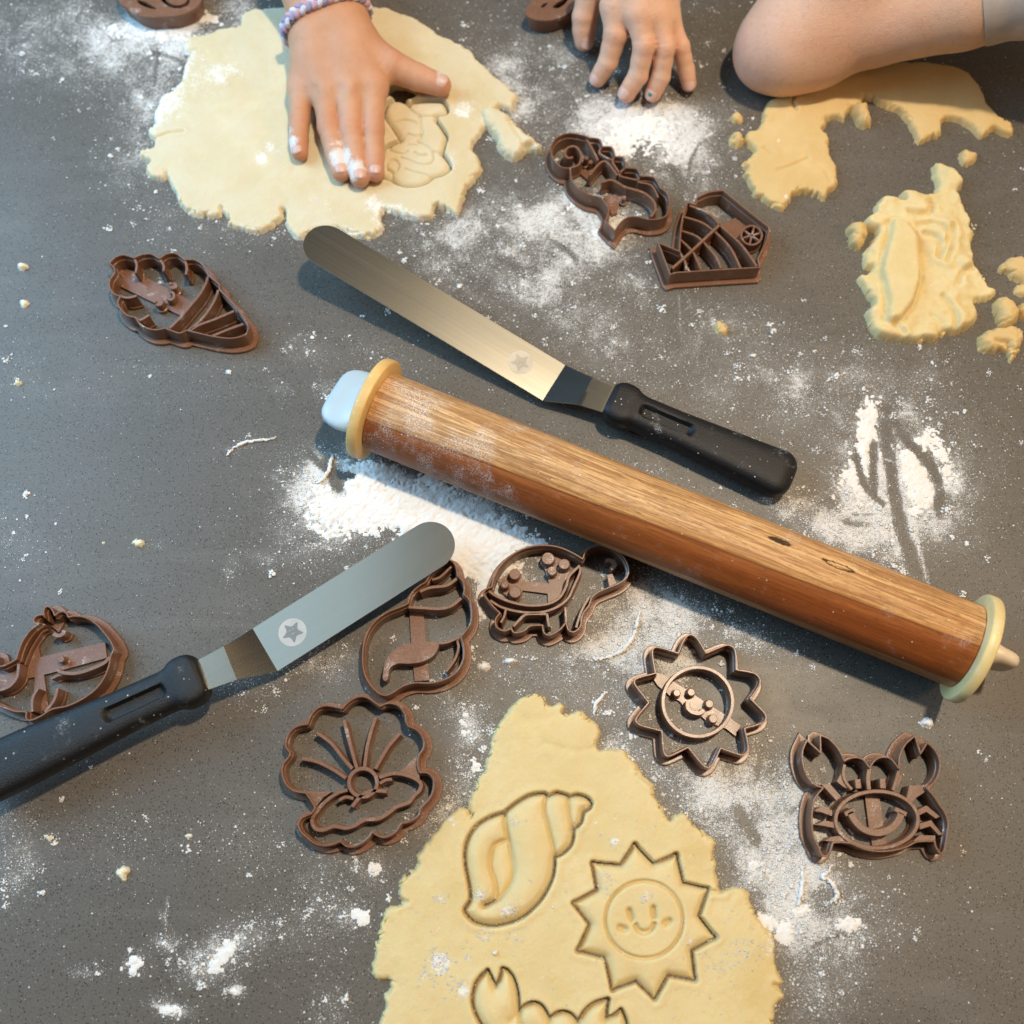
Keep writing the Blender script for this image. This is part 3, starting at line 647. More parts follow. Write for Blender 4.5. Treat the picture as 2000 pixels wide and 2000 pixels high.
cutter('B5', 'open clam shell cookie cutter with a pearl ring and fanned ribs',
 [(410,340),(480,250),(560,212),(660,217),(762,242,C),(830,170),(930,115),(1030,120),(1120,180),(1172,217,C),(1260,182),(1370,210),(1440,300),(1452,380),(1482,432,C),(1580,480),(1640,570),(1640,670),(1590,750),(1578,850),(1600,930,C),(1690,937),(1750,1010),(1742,1140),(1690,1230),(1612,1312,C),(1580,1400),(1500,1455),(1402,1480,C),(1330,1580),(1220,1630),(1140,1610),(1090,1572,C),(1030,1650),(920,1720),(820,1730),(742,1672,C),(660,1705),(560,1720),(460,1690),(370,1620),(312,1560),(290,1490),(330,1420),(430,1370),(472,1310,C),(420,1220),(370,1150,C),(250,1130),(160,1060),(117,950),(122,850),(188,762),(202,718,C),(152,640),(172,540),(232,460),(310,420),(387,410,C)],
 [([(330,780),(480,810),(650,890),(805,992)],1.9),([(490,500),(640,610),(760,760),(872,890)],1.9),([(785,370),(830,560),(880,740),(920,882)],1.9),([(1125,340),(1070,500),(1030,680),(1005,872)],1.9),([(1385,510),(1270,640),(1190,770),(1120,892)],1.9),
  (list(map(tuple, circle(988,1040,152,152,22))),2.0,10,True),([(870,1300),(960,1190),(1080,1130),(1240,1135)],1.9),([(1170,1050),(1230,1012),(1300,1005)],1.7),([(730,1230),(800,1195),(885,1212)],1.7),
  ([(440,1430),(500,1330),(600,1230),(720,1150),(820,1120)],1.8),([(1165,985),(1300,942),(1420,950),(1540,990),(1612,1050),(1600,1120),(1530,1190),(1490,1250),(1350,1300),(1260,1370),(1150,1430),(1010,1440),(900,1500),(800,1530),(680,1510),(560,1550),(480,1540),(440,1480),(440,1430)],2.0)],
 [([(360,1135),(650,1140),(560,1200),(490,1290),(472,1300),(420,1220)],9.6),([(1365,935),(1470,850),(1570,745),(1592,940),(1600,1010),(1500,960)],9.6)])
cutter('B6', 'smiling sun cookie cutter with ten pointed rays',
 [(865,113),(940,150),(1050,325,C),(1290,232),(1365,265),(1390,340),(1395,515,C),(1600,555),(1665,620),(1655,700),(1555,845,C),(1700,990),(1738,1060),(1700,1120),(1490,1185,C),(1530,1380),(1520,1450),(1460,1490),(1215,1410,C),(1130,1590),(1070,1632),(1010,1600),(845,1400,C),(660,1490),(600,1500),(565,1450),(545,1215,C),(310,1152),(250,1110),(255,1060),(395,890,C),(240,690),(230,640),(280,605),(470,555,C),(435,330),(450,265),(510,260),(735,325,C),(800,170)],
 [(list(map(tuple, circle(955,882,398,394,40))),1.9,10.5,True),([(842,880),(842,950),(900,1000),(980,1010),(1022,972)],2.4,8)],
 [([(430,600),(470,545),(560,570),(660,640),(820,740),(1030,880),(1280,1040),(1440,1150),(1385,1275),(1280,1190),(1170,1150),(1040,1090),(1000,1050),(820,1010),(770,900),(740,870),(650,830),(590,770),(500,700)],2.3)],
 [(715,780,40,8),(880,772,42,8),(1088,905,44,8),(1130,1075,46,8)])
cutter('B7', 'smiling crab cookie cutter with raised claws, farthest right of the cutters',
 [(250,245,C),(395,378,C),(388,193,C),(480,230),(580,340),(642,462,C),(680,440),(760,425),(840,450),(907,535,C),(960,455),(1040,420),(1130,440),(1216,545,C),(1222,420),(1280,290),(1382,198,C),(1440,385,C),(1512,268,C),(1600,360),(1645,480),(1630,600),(1570,700),(1500,742,C),(1580,830),(1645,930),(1700,1010),(1732,1120),(1720,1230),(1690,1400),(1650,1432),(1600,1360),(1588,1302,C),(1400,1310),(1300,1360),(1150,1400),(1000,1410),(850,1385),(720,1330),(600,1312),(520,1320,C),(490,1420),(440,1462),(400,1440),(370,1360),(320,1260),(300,1100),(310,950),(340,840),(422,742,C),(330,710),(250,620),(205,480),(205,350)],
 [(list(map(tuple, circle(982,1078,432,298,40))),1.9,11,True),([(778,655),(790,748)],3.0,11),([(1040,650),(1046,748)],3.0,11),([(700,1000),(760,1100),(850,1180),(980,1215),(1110,1185),(1200,1100),(1240,1012)],3.4,10.5),([(648,1022),(745,975)],2.4,10.5),([(1170,965),(1290,1022)],2.4,10.5),
  ([(645,500),(630,600),(660,690),(720,760)],1.7,11),([(905,540),(890,650),(900,760)],2.2,11),([(1216,545),(1190,640),(1150,770)],1.7,11)],
 [([(850,790),(1000,790),(1055,1180),(1090,1380),(940,1380),(900,1180)],2.3),([(405,712),(490,705),(600,830),(560,880)],10),([(330,985),(400,935),(515,985),(510,1040),(400,1000)],10),([(340,1130),(430,1085),(545,1110),(530,1165),(420,1140)],10),([(440,1300),(490,1260),(620,1245),(740,1320),(560,1310)],10),
  ([(1410,975),(1500,930),(1640,1045),(1600,1065),(1500,995),(1425,1030)],10),([(1425,1120),(1545,1085),(1670,1235),(1630,1240),(1540,1145),(1430,1180)],10),([(1360,1300),(1430,1240),(1590,1245),(1595,1300)],10),([(1290,860),(1320,720),(1510,715),(1520,760),(1390,850),(1340,900)],10),([(560,680),(620,560),(645,520),(640,660),(720,760),(640,740)],10),([(1165,775),(1200,600),(1245,620),(1225,690)],10)])

# two cutters lying face down at the far edge: plate on top, wall below
def flat_cutter(crop, label, outline, holes, z=12.0):
    q = ccw(resample(spline(P_pts(T(crop, outline), z)), .9)); c = q.mean(0)
    e = empty('cookie_cutter', (c[0], c[1], 0), label, 'cookie cutter', 'brown plastic cookie cutters')
    hs = [resample(spline(P_pts(T(crop, h), z)), .8) for h in holes]
    mesh_obj('face_plate', *prism(q, z - 2.4, z, hs), M_CUT, e, angle=30)
    mesh_obj('cutting_wall', *sweep(resample(q, 1.0), [(-2.0, 0), (-1.9, z - 2.42), (-3.4, z - 2.42), (-3.0, 0)], True), M_CUT, e)
    return e
flat_cutter('TL', 'brown cookie cutter lying face down in flour at the top left',
 [(240,20),(350,112),(500,205),(680,250),(900,240),(1100,222),(1300,150),(1420,40),(1450,-120),(1380,-380),(1050,-560),(650,-560),(330,-420),(210,-180)],
 [[(505,0),(600,20),(700,70),(790,132),(690,122),(580,80),(510,35)], [(850,0),(930,70),(1040,118),(1160,112),(1250,60),(1262,-60),(1180,-180),(1235,-40),(1200,40),(1100,75),(1010,60),(930,10),(880,-60)]])
flat_cutter('H2', 'brown cookie cutter lying face down left of the thumb at the top edge',
 [(32,120),(70,40),(110,-20),(160,-140),(330,-220),(480,-160),(520,-20),(505,80),(430,150),(290,200),(150,200),(60,165)],
 [[(185,65),(215,35),(255,28),(240,50),(205,78)], [(300,70),(340,30),(420,-20),(430,-80),(470,-60),(440,20),(360,80)]])
# ------------------------------------------------------------------ dough: height fields with crumbly edges, cuts and pressed lines
def field(lo, hi, step):
    x = np.arange(lo[0], hi[0] + step, step); y = np.arange(lo[1], hi[1] + step, step)
    return np.meshgrid(x, y)
HF = []
def surf_height(p):
    """top of the dough under each point (mm), 0 on bare worktop"""
    z = np.zeros(len(p))
    for x0, y0, st, H in HF:
        i = np.round((p[:, 0] - x0) / st).astype(int); j = np.round((p[:, 1] - y0) / st).astype(int)
        ok = (i >= 0) & (j >= 0) & (i < H.shape[1]) & (j < H.shape[0])
        z[ok] = np.maximum(z[ok], H[j[ok], i[ok]])
    return z
def field_mesh(name, X, Y, H, mat_, origin=None, floor=.02):
    HF.append((X[0, 0], Y[0, 0], X[0, 1] - X[0, 0], H))
    """drop cells that lie wholly below the worktop; keep the rest, with a flat underside skirt"""
    ny, nx = X.shape; keepv = H > floor
    cell = keepv[:-1, :-1] | keepv[:-1, 1:] | keepv[1:, 1:] | keepv[1:, :-1]
    I = np.arange(nx*ny).reshape(ny, nx)
    F = np.stack([I[:-1, :-1], I[:-1, 1:], I[1:, 1:], I[1:, :-1]], -1)[cell]
    used = np.unique(F); mp = -np.ones(nx*ny, int); mp[used] = np.arange(len(used))
    V = np.c_[X.ravel(), Y.ravel(), np.maximum(H.ravel(), .02)][used]
    o = mesh_obj(name, V, mp[F], mat_, angle=0, origin=origin)
    return o, used
def edge_profile(d, T_, r):
    t = np.clip(d / r, 0, 1); return np.where(d > 0, T_ * np.sqrt(np.clip(1 - (1 - t)**2, 0, 1)), -1.0)
def groove(H, X, Y, crop, lines, z, k=1.0):
    for pts, wd, dep in lines:
        p = resample(spline(P_pts(T(crop, pts), z), False, 1.0), 1.2, False)
        lo = p.min(0) - 9; hi = p.max(0) + 9
        m = (X > lo[0]) & (X < hi[0]) & (Y > lo[1]) & (Y < hi[1])
        d = seg_dist(X[m], Y[m], p, False)
        H[m] += -dep * np.exp(-(d / wd)**2) + .30 * dep * np.exp(-((d - 2.6*wd) / (1.8*wd))**2)
def flour_px(X, Y, z, blobs):
    u, v = unP(X.ravel(), Y.ravel(), z); d = np.zeros(u.shape)
    for x, y, r, k in blobs:
        d = np.maximum(d, k * np.exp(-((u - x)**2 + (v - y)**2) / (r*r)))
    return d
def dough(name, label, cat, crop, outline, T_=5.0, step=.55, holes=(), lines=(), flour=(), base_flour=.1, seed=1, edge=(1.1, .5), rr=2.6, und=.35, extra=None, m=None, group=None):
    z = T_ * .8
    poly = resample(ccw(spline(P_pts(T(crop, outline), z))), 1.8)
    lo, hi = poly.min(0) - 5, poly.max(0) + 5
    X, Y = field(lo, hi, step)
    d = sdf(X, Y, poly)
    nz = fbm(X, Y, 9, 3, seed) * edge[0] * 1.5 + fbm(X, Y, 2.6, 3, seed + 7) * edge[1] * 1.6
    cr = np.abs(fbm(X, Y, 11, 3, seed + 20)); near = np.clip(1 - d / 9, 0, 1)
    crack = np.clip(1 - cr / .055, 0, 1) * near * edge[0]
    dd = d + nz - crack * 2.0
    Tl = T_ * (1 + .10 * fbm(X, Y, 40, 2, seed + 3)) - .9 * np.clip(1 - d / 12, 0, 1)
    H = edge_profile(dd, Tl, rr)
    H = H + np.where(H > 0, und * fbm(X, Y, 26, 3, seed + 4) + .16 * fbm(X, Y, 5, 3, seed + 5) + .07 * fbm(X, Y, 1.6, 2, seed + 6) + near * .35 * fbm(X, Y, 3, 3, seed + 8) * edge[1] * 2, 0)
    groove(H, X, Y, crop, lines, z)
    for hp in holes:
        e = -sdf(X, Y, hp)
        Hh = edge_profile(e - .75, T_ + .3, 1.0); H = np.where(e < 6, np.minimum(H, Hh), H)
        H = H + np.where((e > 1.2) & (e < 7), .35 * np.exp(-((e - 2.4) / 1.6)**2), 0)
    if extra is not None: H = extra(X, Y, H)
    o, used = field_mesh(name, X, Y, H, m or M_DOUGH)
    fl = flour_px(X, Y, z, flour) + base_flour * (.5 + .5 * fbm(X, Y, 30, 3, seed + 9)).ravel() + (.30 * np.clip(1 - d / 6, 0, 1)).ravel()
    attr(o, 'flour', np.clip(fl, 0, 1)[used])
    tag(o, label, cat, group)
    return o
def blur(a, r):
    for ax in (0, 1):
        for _ in range(2):
            p = np.pad(a, [(r + 1, r) if i == ax else (0, 0) for i in (0, 1)], 'edge'); c = np.cumsum(p, ax)
            a = (np.take(c, range(2*r + 1, c.shape[ax]), ax) - np.take(c, range(0, c.shape[ax] - 2*r - 1), ax)) / (2*r + 1)
    return a
def cookie(label, crop, outline, lines, T_=5.2, seed=1, puff=2.3, recess=(), flour=(), step=.38, name='cut_cookie', m=None, soft=True):
    z = T_ * .9
    poly = ccw(resample(spline(P_pts(T(crop, outline), z)), .8))
    X, Y = field(poly.min(0) - 2, poly.max(0) + 2, step)
    d = sdf(X, Y, poly)
    H = edge_profile(d - .50, T_ - .6, 3.6)
    L = [resample(spline(P_pts(T(crop, l[0]), z), False, .8), 1.0, False) for l in lines]
    near = d.copy()
    for p, l in zip(L, lines):
        dl = seg_dist(X, Y, p, False); near = np.minimum(near, dl) if soft else near
        H -= np.where(H > 0, l[2] * np.exp(-(dl / l[1])**2), 0)
    H += np.where(H > 0, blur(puff * (1 - np.exp(-(np.clip(near, 0, None) / 5.0)**1.3)), 3 if soft else 5) + .13 * fbm(X, Y, 7, 3, seed) + .06 * fbm(X, Y, 2, 2, seed + 1), 0)
    for r_, dep in recess:
        rp = resample(spline(P_pts(T(crop, r_), z)), 1.0); e = sdf(X, Y, rp)
        H -= np.where(H > 0, dep * np.clip(e / 2.2 + .3, 0, 1), 0)
    o, used = field_mesh(name, X, Y, H, m or M_DOUGH)
    fl = flour_px(X, Y, z, flour) + .06
    attr(o, 'flour', np.clip(fl, 0, 1)[used])
    return tag(o, label, 'cut cookie', 'cookies cut out of the rolled dough'), poly

# ---- near sheet with three cut cookies
conch_o = [(610,530,C),(660,490),(720,457),(780,450),(797,461,C),(830,447),(870,455),(887,463,C),(920,455),(960,468),(978,490),(970,512),(945,530),(935,570),(905,600,C),(895,660),(860,700),(825,718,C),(815,800),(770,890),(700,960),(640,990),(560,1005),(490,990),(455,960),(445,938),(468,895),(465,840),(447,740),(452,660),(490,590),(550,550)]
_, conch_p = cookie('spiral shell cookie cut in the dough beside the sun', 'B8', conch_o,
 [([(612,535),(620,600),(640,700),(650,780),(630,840),(585,895),(525,922)],1.2,3.8),([(614,648),(572,668),(555,710),(555,760),(577,830),(570,890),(530,917)],1.1,3.2),([(788,458),(781,520),(800,600),(820,680),(824,718)],1.0,2.8),([(882,462),(882,520),(897,600)],1.0,2.6)],
 recess=[([(612,655),(575,675),(556,715),(560,765),(580,830),(575,890),(605,872),(640,815),(646,755),(632,690)],2.4)], seed=31,
 flour=[(1010,1605,14,.75),(940,1750,20,.9),(990,1778,28,.95),(1020,1760,18,.8),(1145,1578,9,.95)])
tips = [(1160,662),(1240,745),(1335,705),(1365,825),(1470,850),(1430,965),(1500,1055),(1400,1110),(1415,1235),(1300,1215),(1245,1315),(1165,1240),(1065,1275),(1035,1140),(920,1110),(970,1000),(900,910),(1000,855),(980,740),(1100,750)]
sun_o = []
for i, p in enumerate(tips):
    if i % 2: sun_o.append(p + (C,))
    else:
        a = np.array(tips[i-1]); b = np.array(tips[(i+1) % 20]); q = np.array(p); ctr = np.array((1198, 985))
        sun_o += [tuple(q*.80 + a*.20), tuple(q*1.005 - ctr*.005), tuple(q*.80 + b*.20)]
face = [tuple(x) for x in circle(1198, 980, 162, 162, 30)]; face.append(face[0])
_, sun_p = cookie('smiling sun cookie cut in the dough', 'B8', sun_o,
 [(face,.75,2.8),([(1137,944),(1146,976)],1.3,3.6),([(1237,933),(1240,965)],1.3,3.6),([(1163,1003),(1175,1024),(1200,1034),(1226,1024),(1240,998)],1.05,3.4),([(1098,1013),(1118,1020)],1.3,3.2),([(1287,995),(1303,986)],1.3,3.2)], seed=33, soft=False, puff=1.6,
 flour=[(1185,1715,22,.75),(1260,1750,18,.85),(1320,1735,16,.6),(1350,1840,12,.85),(1225,1700,12,.5)])
crab_o = [(350,365,C),(398,455),(430,520,C),(468,430),(487,345,C),(545,372),(600,450),(640,600),(643,762,C),(700,700),(790,672),(870,710),(938,822,C),(1000,772),(1080,760),(1150,790),(1205,857,C),(1260,760),(1350,680),(1492,635,C),(1470,825,C),(1550,785),(1612,735,C),(1665,860),(1660,1000),(1600,1120),(1700,1300),(1640,1600),(1300,1760),(900,1780),(500,1680),(280,1450),(300,1180),(380,1010),(290,880),(225,750),(205,640),(230,510),(280,430)]
_, crab_p = cookie('crab cookie cut in the dough at the bottom edge of the picture', 'CC', crab_o,
 [([(560,850),(640,790),(660,900)],1.2,1.2),([(643,770),(660,860),(760,960),(1000,1000),(1200,960),(1205,860)],1.0,1.6),([(938,822),(940,980)],.9,1.6)], seed=35, flour=[(965,1972,10,.8),(1052,1985,10,.6)])
dough('rolled_dough', 'near rolled dough sheet with shell, sun and crab cut into it', 'dough', 'B8',
 [(640,80),(680,45),(740,20),(770,35),(800,75),(850,60),(870,80),(872,110),(920,105),(970,130),(1012,160),(1020,200),(1005,258,C),(1060,262),(1110,265),(1135,300),(1180,340),(1220,390),(1250,410),(1245,440),(1265,480),(1285,530),(1308,575,C),(1332,540),(1370,535),(1400,570),(1450,610),(1500,650),(1490,700),(1500,750),(1510,810),(1522,858,C),(1600,840),(1640,870),(1640,905),(1665,935),(1695,1000),(1750,1060),(1755,1150),(1765,1200),(1780,1240),(1768,1270),(1785,1300),(1755,1340),(1750,1400),(1745,1500),(1720,1700),(1500,1900),(900,1980),(350,1880),(120,1680),(70,1500),(80,1400),(110,1340),(105,1300),(130,1260),(120,1232,C),(70,1220),(55,1160),(65,1090),(100,1000),(112,940),(178,912,C),(155,870),(190,790),(240,750),(242,710),(290,650),(322,605),(380,540),(440,512),(474,542,C),(460,480),(500,400),(530,340),(550,270),(560,210),(580,150),(620,110)],
 holes=[conch_p, sun_p, crab_p], step=.42, seed=3, base_flour=.22, und=.3,
 lines=[([(1010,258),(900,270),(780,240)],1.6,.35),([(640,90),(700,140),(820,130)],2.5,.35),([(1525,862),(1450,862)],.9,1.6),([(178,912),(205,905)],.9,1.2),([(1785,1265),(1745,1255)],.9,1.6),([(1250,430),(1215,405),(1170,370)],.8,.9)],
 flour=[(860,1880,34,.95),(830,1905,22,.7),(915,1870,16,.8),(945,1830,18,.7),(860,1755,16,.85),(858,1815,14,.7),(905,1935,26,.9),(895,1950,16,.7),(830,1700,10,.8),(970,1830,10,.6),(1010,1830,20,.55),(1330,1815,20,.6),(1450,1860,40,.65),(1400,1870,40,.55),(1500,1850,30,.6),(1460,1790,20,.5),(1360,1640,10,.7),(1060,1910,14,.6),(1090,1940,12,.6),(1210,1940,12,.7),(965,1560,9,.6),(890,1610,16,.6),(880,1600,12,.6),(1200,1600,9,.7),(1165,1605,12,.7),(1225,1625,8,.6),(1200,1645,16,.95),(1255,1640,10,.7),(1080,1740,14,.6),(1090,1705,14,.55),(1040,1395,10,.4),(820,1735,14,.5),(1260,1995,20,.4)])

# ---- far sheet under the hand
stamp_o = [(80,540),(100,450),(150,370),(300,335),(455,400,C),(500,378),(600,360),(800,350),(950,360),(1020,430),(1040,530),(1000,570),(892,590,C),(870,640),(930,720),(1000,830),(1030,900),(1000,1010),(962,1150,C),(1020,1220),(1080,1330),(1060,1420),(960,1490),(830,1530),(740,1600),(600,1650),(430,1660),(280,1620),(180,1560),(60,1530),(-20,1480),(-40,1350),(0,1180),(120,1040),(330,952,C),(210,770),(130,650)]
cir = lambda x, y, r: [tuple(q) for q in circle(x, y, r, r, 12)] + [(x + r, y)]
_, stamp_p = cookie('stamped cookie with swirling pressed lines, below the thumb', 'ST', stamp_o,
 [([(180,700),(350,660),(470,670),(570,710)],.9,1.5),([(455,400),(470,480),(540,550),(615,600),(630,760),(650,850),(605,990)],.9,1.6),([(615,600),(760,600),(892,585)],.9,1.4),([(330,950),(440,870),(560,905),(640,870)],.8,1.4),([(605,990),(760,1080),(820,1150),(830,1260),(760,1320),(640,1332),(500,1280),(330,1222)],.8,1.4),([(550,1150),(600,1190),(710,1190)],.9,1.6),([(150,1090),(220,1000),(330,950)],.8,1.4),([(160,1100),(260,1150),(380,1170),(430,1130)],.8,1.4),([(450,1030),(550,1040)],.8,1.3),([(400,1400),(560,1450),(700,1480),(790,1530)],.8,1.2),(cir(205,1350,95),.8,1.4),(cir(125,1480,80),.8,1.4),([(820,1130),(960,1150)],.8,1.3)], seed=41, soft=False, puff=1.0, T_=4.6, m=M_DOUGHF)
torn = np.array(P_pts(T('ST', [(150,230),(230,160),(360,150),(520,200),(560,260),(480,322),(330,335),(200,290)]), 4))[:, :2]
torn = resample(spline([tuple(q) for q in torn]), 1.0)
dough('rolled_dough', 'large far rolled dough sheet lying under the flat hand with the bracelet', 'dough', 'R1',
 [(580,60),(640,30),(740,28),(800,5),(880,-15),(970,-10),(1030,15),(1085,28),(1130,22),(1230,40),(1330,80),(1420,140),(1470,165),(1540,205),(1590,260),(1640,310),(1690,350),(1740,390),(1722,430),(1720,468,C),(1680,440),(1640,462),(1615,500),(1598,535),(1560,590),(1558,630),(1578,652),(1592,700),(1565,740),(1530,790),(1500,850),(1488,892),(1450,880),(1408,858,C),(1380,900),(1340,915),(1290,905),(1240,890),(1178,872,C),(1160,910),(1172,950),(1130,990),(1060,985),(1000,960),(900,960),(860,985),(800,990),(777,950),(765,890),(752,872,C),(750,910),(700,950),(640,970),(570,950),(515,940),(520,910),(494,868,C),(488,898),(450,895),(380,890),(320,840),(290,780),(268,715,C),(245,745),(200,735),(175,700),(195,672,C),(150,650),(160,620),(215,612,C),(208,570),(185,550),(190,520),(215,515),(215,470),(240,400),(290,370),(330,320),(345,260),(370,212,C),(345,212),(340,170),(370,145),(450,130),(480,115),(530,110),(577,100)],
 T_=4.8, holes=[stamp_p, torn], seed=5, base_flour=.95, und=.35, m=M_DOUGHF,
 lines=[([(340,555),(280,560),(215,580)],.9,1.2),([(375,210),(400,205)],.9,1.0),([(1690,470),(1650,410),(1600,400)],1.0,.5)],
 flour=[(390,310,30,.5),(360,290,26,.5),(510,310,14,.8),(610,385,18,.6),(525,285,16,.4),(640,400,20,.6),(730,395,30,.55),(780,405,30,.5),(960,420,20,.5),(905,215,16,.6),(880,330,20,.4),(420,160,60,.3),(330,200,40,.4),(310,240,30,.4)])

# ---- torn C-shaped offcut at the far right, warm coloured
dough('dough_offcut', 'curved dough offcut with a bitten edge, lying under the elbow', 'dough', 'R3',
 [(400,240),(520,160),(700,110),(900,70),(1150,50),(1350,66),(1480,90),(1570,160),(1640,260),(1670,330),(1720,380),(1790,420),(1815,455),(1800,492),(1755,480),(1700,460),(1630,502),(1590,470),(1530,430),(1470,402),(1420,397),(1380,430),(1370,490),(1310,510),(1230,552,C),(1225,510),(1205,460),(1160,400),(1080,340),(1000,300),(900,262,C),(870,310),(820,340),(778,412,C),(740,390),(700,390),(670,410),(672,440),(650,465),(690,500),(690,560),(700,620),(740,690),(742,780),(700,830),(665,882,C),(580,860),(500,850),(450,890),(400,952,C),(330,920),(280,880),(230,860),(195,790),(165,740),(190,702,C),(160,680),(200,640),(238,600,C),(210,570),(180,530),(190,480),(240,465),(280,420),(290,350),(330,290),(390,260)],
 T_=5.5, seed=9, base_flour=.10, lines=[([(470,270),(460,310),(480,360)],1.0,1.4),([(370,730),(460,700),(545,660)],1.1,.9),([(560,670),(640,720),(690,790)],1.6,.4),([(290,590),(330,620)],1.2,.8)],
 flour=[(1520,278,8,.8),(1532,296,6,.6),(1535,385,10,.8),(1470,370,16,.5)], m=M_DOUGH2)

# ---- crumpled scrap: folded flap over a lumpy base
def crumple(X, Y, H):
    flap = resample(ccw(spline(P_pts(T('R3', [(1085,992),(1160,1010),(1230,1090),(1248,1200),(1262,1310),(1240,1430),(1200,1530),(1140,1602),(1090,1622),(1050,1590),(1060,1500),(1040,1400),(1015,1310),(1040,1200),(1070,1080)]), 13))), 1.5)
    e = sdf(X, Y, flap) + fbm(X, Y, 4, 2, 77) * .5
    base = H > 0
    lump = 3.4 * fbm(X, Y, 15, 3, 71) + 1.5 * fbm(X, Y, 6, 3, 72)
    H = np.where(base, np.maximum(H + lump * np.clip(H / 5, 0, 1) + 1.5, .4), H)
    top = 12.0 + .035 * (X - X.mean()) + .9 * fbm(X, Y, 20, 2, 73)
    Hf = np.where(e > 0, top - 6 + 6 * np.sqrt(np.clip(1 - (1 - np.clip(e / 3, 0, 1))**2, 0, 1)), -1)
    H = np.where((e > 0), np.maximum(H, Hf), H - np.where(base, 2.2 * np.exp(-(e / 1.8)**2), 0))
    for (x, y, r, h) in ((1505, 1285, 62, 9.5), (1420, 800, 60, 6), (1130, 900, 50, 6), (960, 1600, 50, 6), (1000, 1480, 45, 7), (1550, 1100, 40, 5)):
        q = P(T('R3', [(x, y)]), 6)[0]; rr = r * .3209 * .31
        d2 = ((X - q[0])**2 + (Y - q[1])**2) / rr**2
        H = np.where(base & (d2 < 1), np.maximum(H, h * np.sqrt(np.clip(1 - d2 * .9, 0, 1)) + .4 * fbm(X, Y, 3, 2, 79)), H)
    groove(H, X, Y, 'R3', [([(1310,900),(1310,960),(1250,985),(1170,965)],1.3,3.2),([(1230,1050),(1340,1050),(1410,1110),(1390,1180),(1365,1260)],1.3,3.2),([(1440,1060),(1440,1160),(1400,1275)],1.3,3.0),([(1380,1480),(1440,1550),(1462,1620),(1455,1690)],1.2,2.6),([(1085,1640),(1120,1680),(1150,1705)],1.1,2.6),([(1265,1105),(1340,1130),(1360,1180),(1350,1240)],1.3,3.2),([(1480,1400),(1500,1340),(1570,1300)],1.1,2.4),([(1310,1600),(1380,1640)],1.0,.8),([(980,1080),(1050,1030)],1.0,1.4)], 8)
    Hb = blur(H, 1); H = np.where(base & (Hb > 2.0), Hb, H) + np.where(base, .22*fbm(X, Y, 3, 3, 90), 0)
    return np.where(base, np.maximum(H, .3), H)
dough('crumpled_dough', 'crumpled dough scrap with a folded flap on top, at the right', 'dough', 'R3',
 [(1330,660),(1390,690),(1440,720),(1500,790),(1480,822),(1458,850),(1490,910),(1530,970),(1550,1050),(1572,1110),(1552,1180),(1570,1240),(1570,1290),(1620,1350),(1670,1420),(1715,1442),(1690,1480),(1640,1500),(1580,1512,C),(1595,1600),(1560,1660),(1480,1700),(1400,1708),(1330,1740),(1220,1755),(1100,1745),(990,1720),(940,1660),(920,1580),(960,1530),(930,1480),(900,1420),(865,1365),(930,1335),(960,1310,C),(905,1290),(910,1220),(950,1150),(980,1080,C),(920,1060),(905,1020),(970,970),(960,940),(1010,890),(1090,890),(1140,910,C),(1120,850),(1200,860),(1280,860),(1340,842),(1340,790),(1330,740)],
 T_=6.0, seed=13, base_flour=.10, extra=crumple, m=M_DOUGH, edge=(.8, .5),
 flour=[(1780,527,16,.75),(1722,500,10,.7),(1820,560,18,.75),(1890,605,8,.5),(1838,558,8,.6)])

def lump(label, crop, outline, T_, seed, rr=None, m=None, name='dough_scrap', lines=(), group='small dough scraps around the crumpled dough', cat='dough scrap'):
    return dough(name, label, cat, crop, outline, T_=T_, step=.45, seed=seed, rr=rr or T_*.62, edge=(.85, .7), und=1.3, base_flour=.12, m=m or M_DOUGH2, lines=lines, group=group)
lump('torn dough strip rolled at one end, just right of the far dough sheet', 'R1', [(1600,500),(1585,455),(1630,430),(1702,470),(1760,530),(1836,598),(1832,622),(1782,615),(1742,650),(1692,642),(1670,610),(1640,560)], 7.5, 51, m=M_DOUGHF, lines=[([(1770,610),(1810,600)],1.4,2.2),([(1700,500),(1760,590)],1.5,.8)])
lump('flat dough scrap cut off by the right edge of the picture', 'R3', [(1730,1310),(1780,1250),(1850,1236),(1950,1256),(2010,1340),(1900,1390),(1840,1372),(1790,1345)], 7, 52)
lump('small dough scrap under the flat one at the right edge', 'R3', [(1825,1450),(1850,1405),(1930,1400),(1990,1440),(1960,1480),(1870,1475)], 5, 53)
lump('rounded dough scrap resting on the lowest scrap at the right edge', 'R3', [(1706,1510),(1755,1480),(1822,1512),(1855,1560),(1838,1632),(1780,1652),(1724,1610)], 9, 54)
lump('lowest dough scrap at the right edge, with a torn tip', 'R3', [(1606,1762),(1640,1690),(1740,1662),(1850,1665),(1885,1720),(1862,1790),(1815,1865),(1795,1858),(1790,1800),(1740,1790),(1690,1812),(1640,1792)], 8, 55, lines=[([(1700,1760),(1780,1770)],1.2,1.4)])
lump('small dough scrap at the right edge beside the rounded one', 'R3', [(1850,1545),(1890,1510),(1960,1530),(1950,1600),(1880,1600)], 7, 56)
lump('dough lump at the left tip of the crumpled dough', 'R3', [(805,1060),(840,1020),(900,1030),(935,1080),(915,1130),(875,1170),(830,1140)], 9, 57)
lump('pale dough chunk under the inner edge of the curved offcut', 'R3', [(835,325),(880,300),(930,300),(945,350),(950,410),(900,428),(865,390)], 9, 58)
lump('dough nugget above the crumpled dough, alone on bare worktop', 'R3', [(1495,590),(1520,570),(1560,590),(1600,600),(1605,640),(1560,655),(1522,672),(1498,640)], 7, 59)
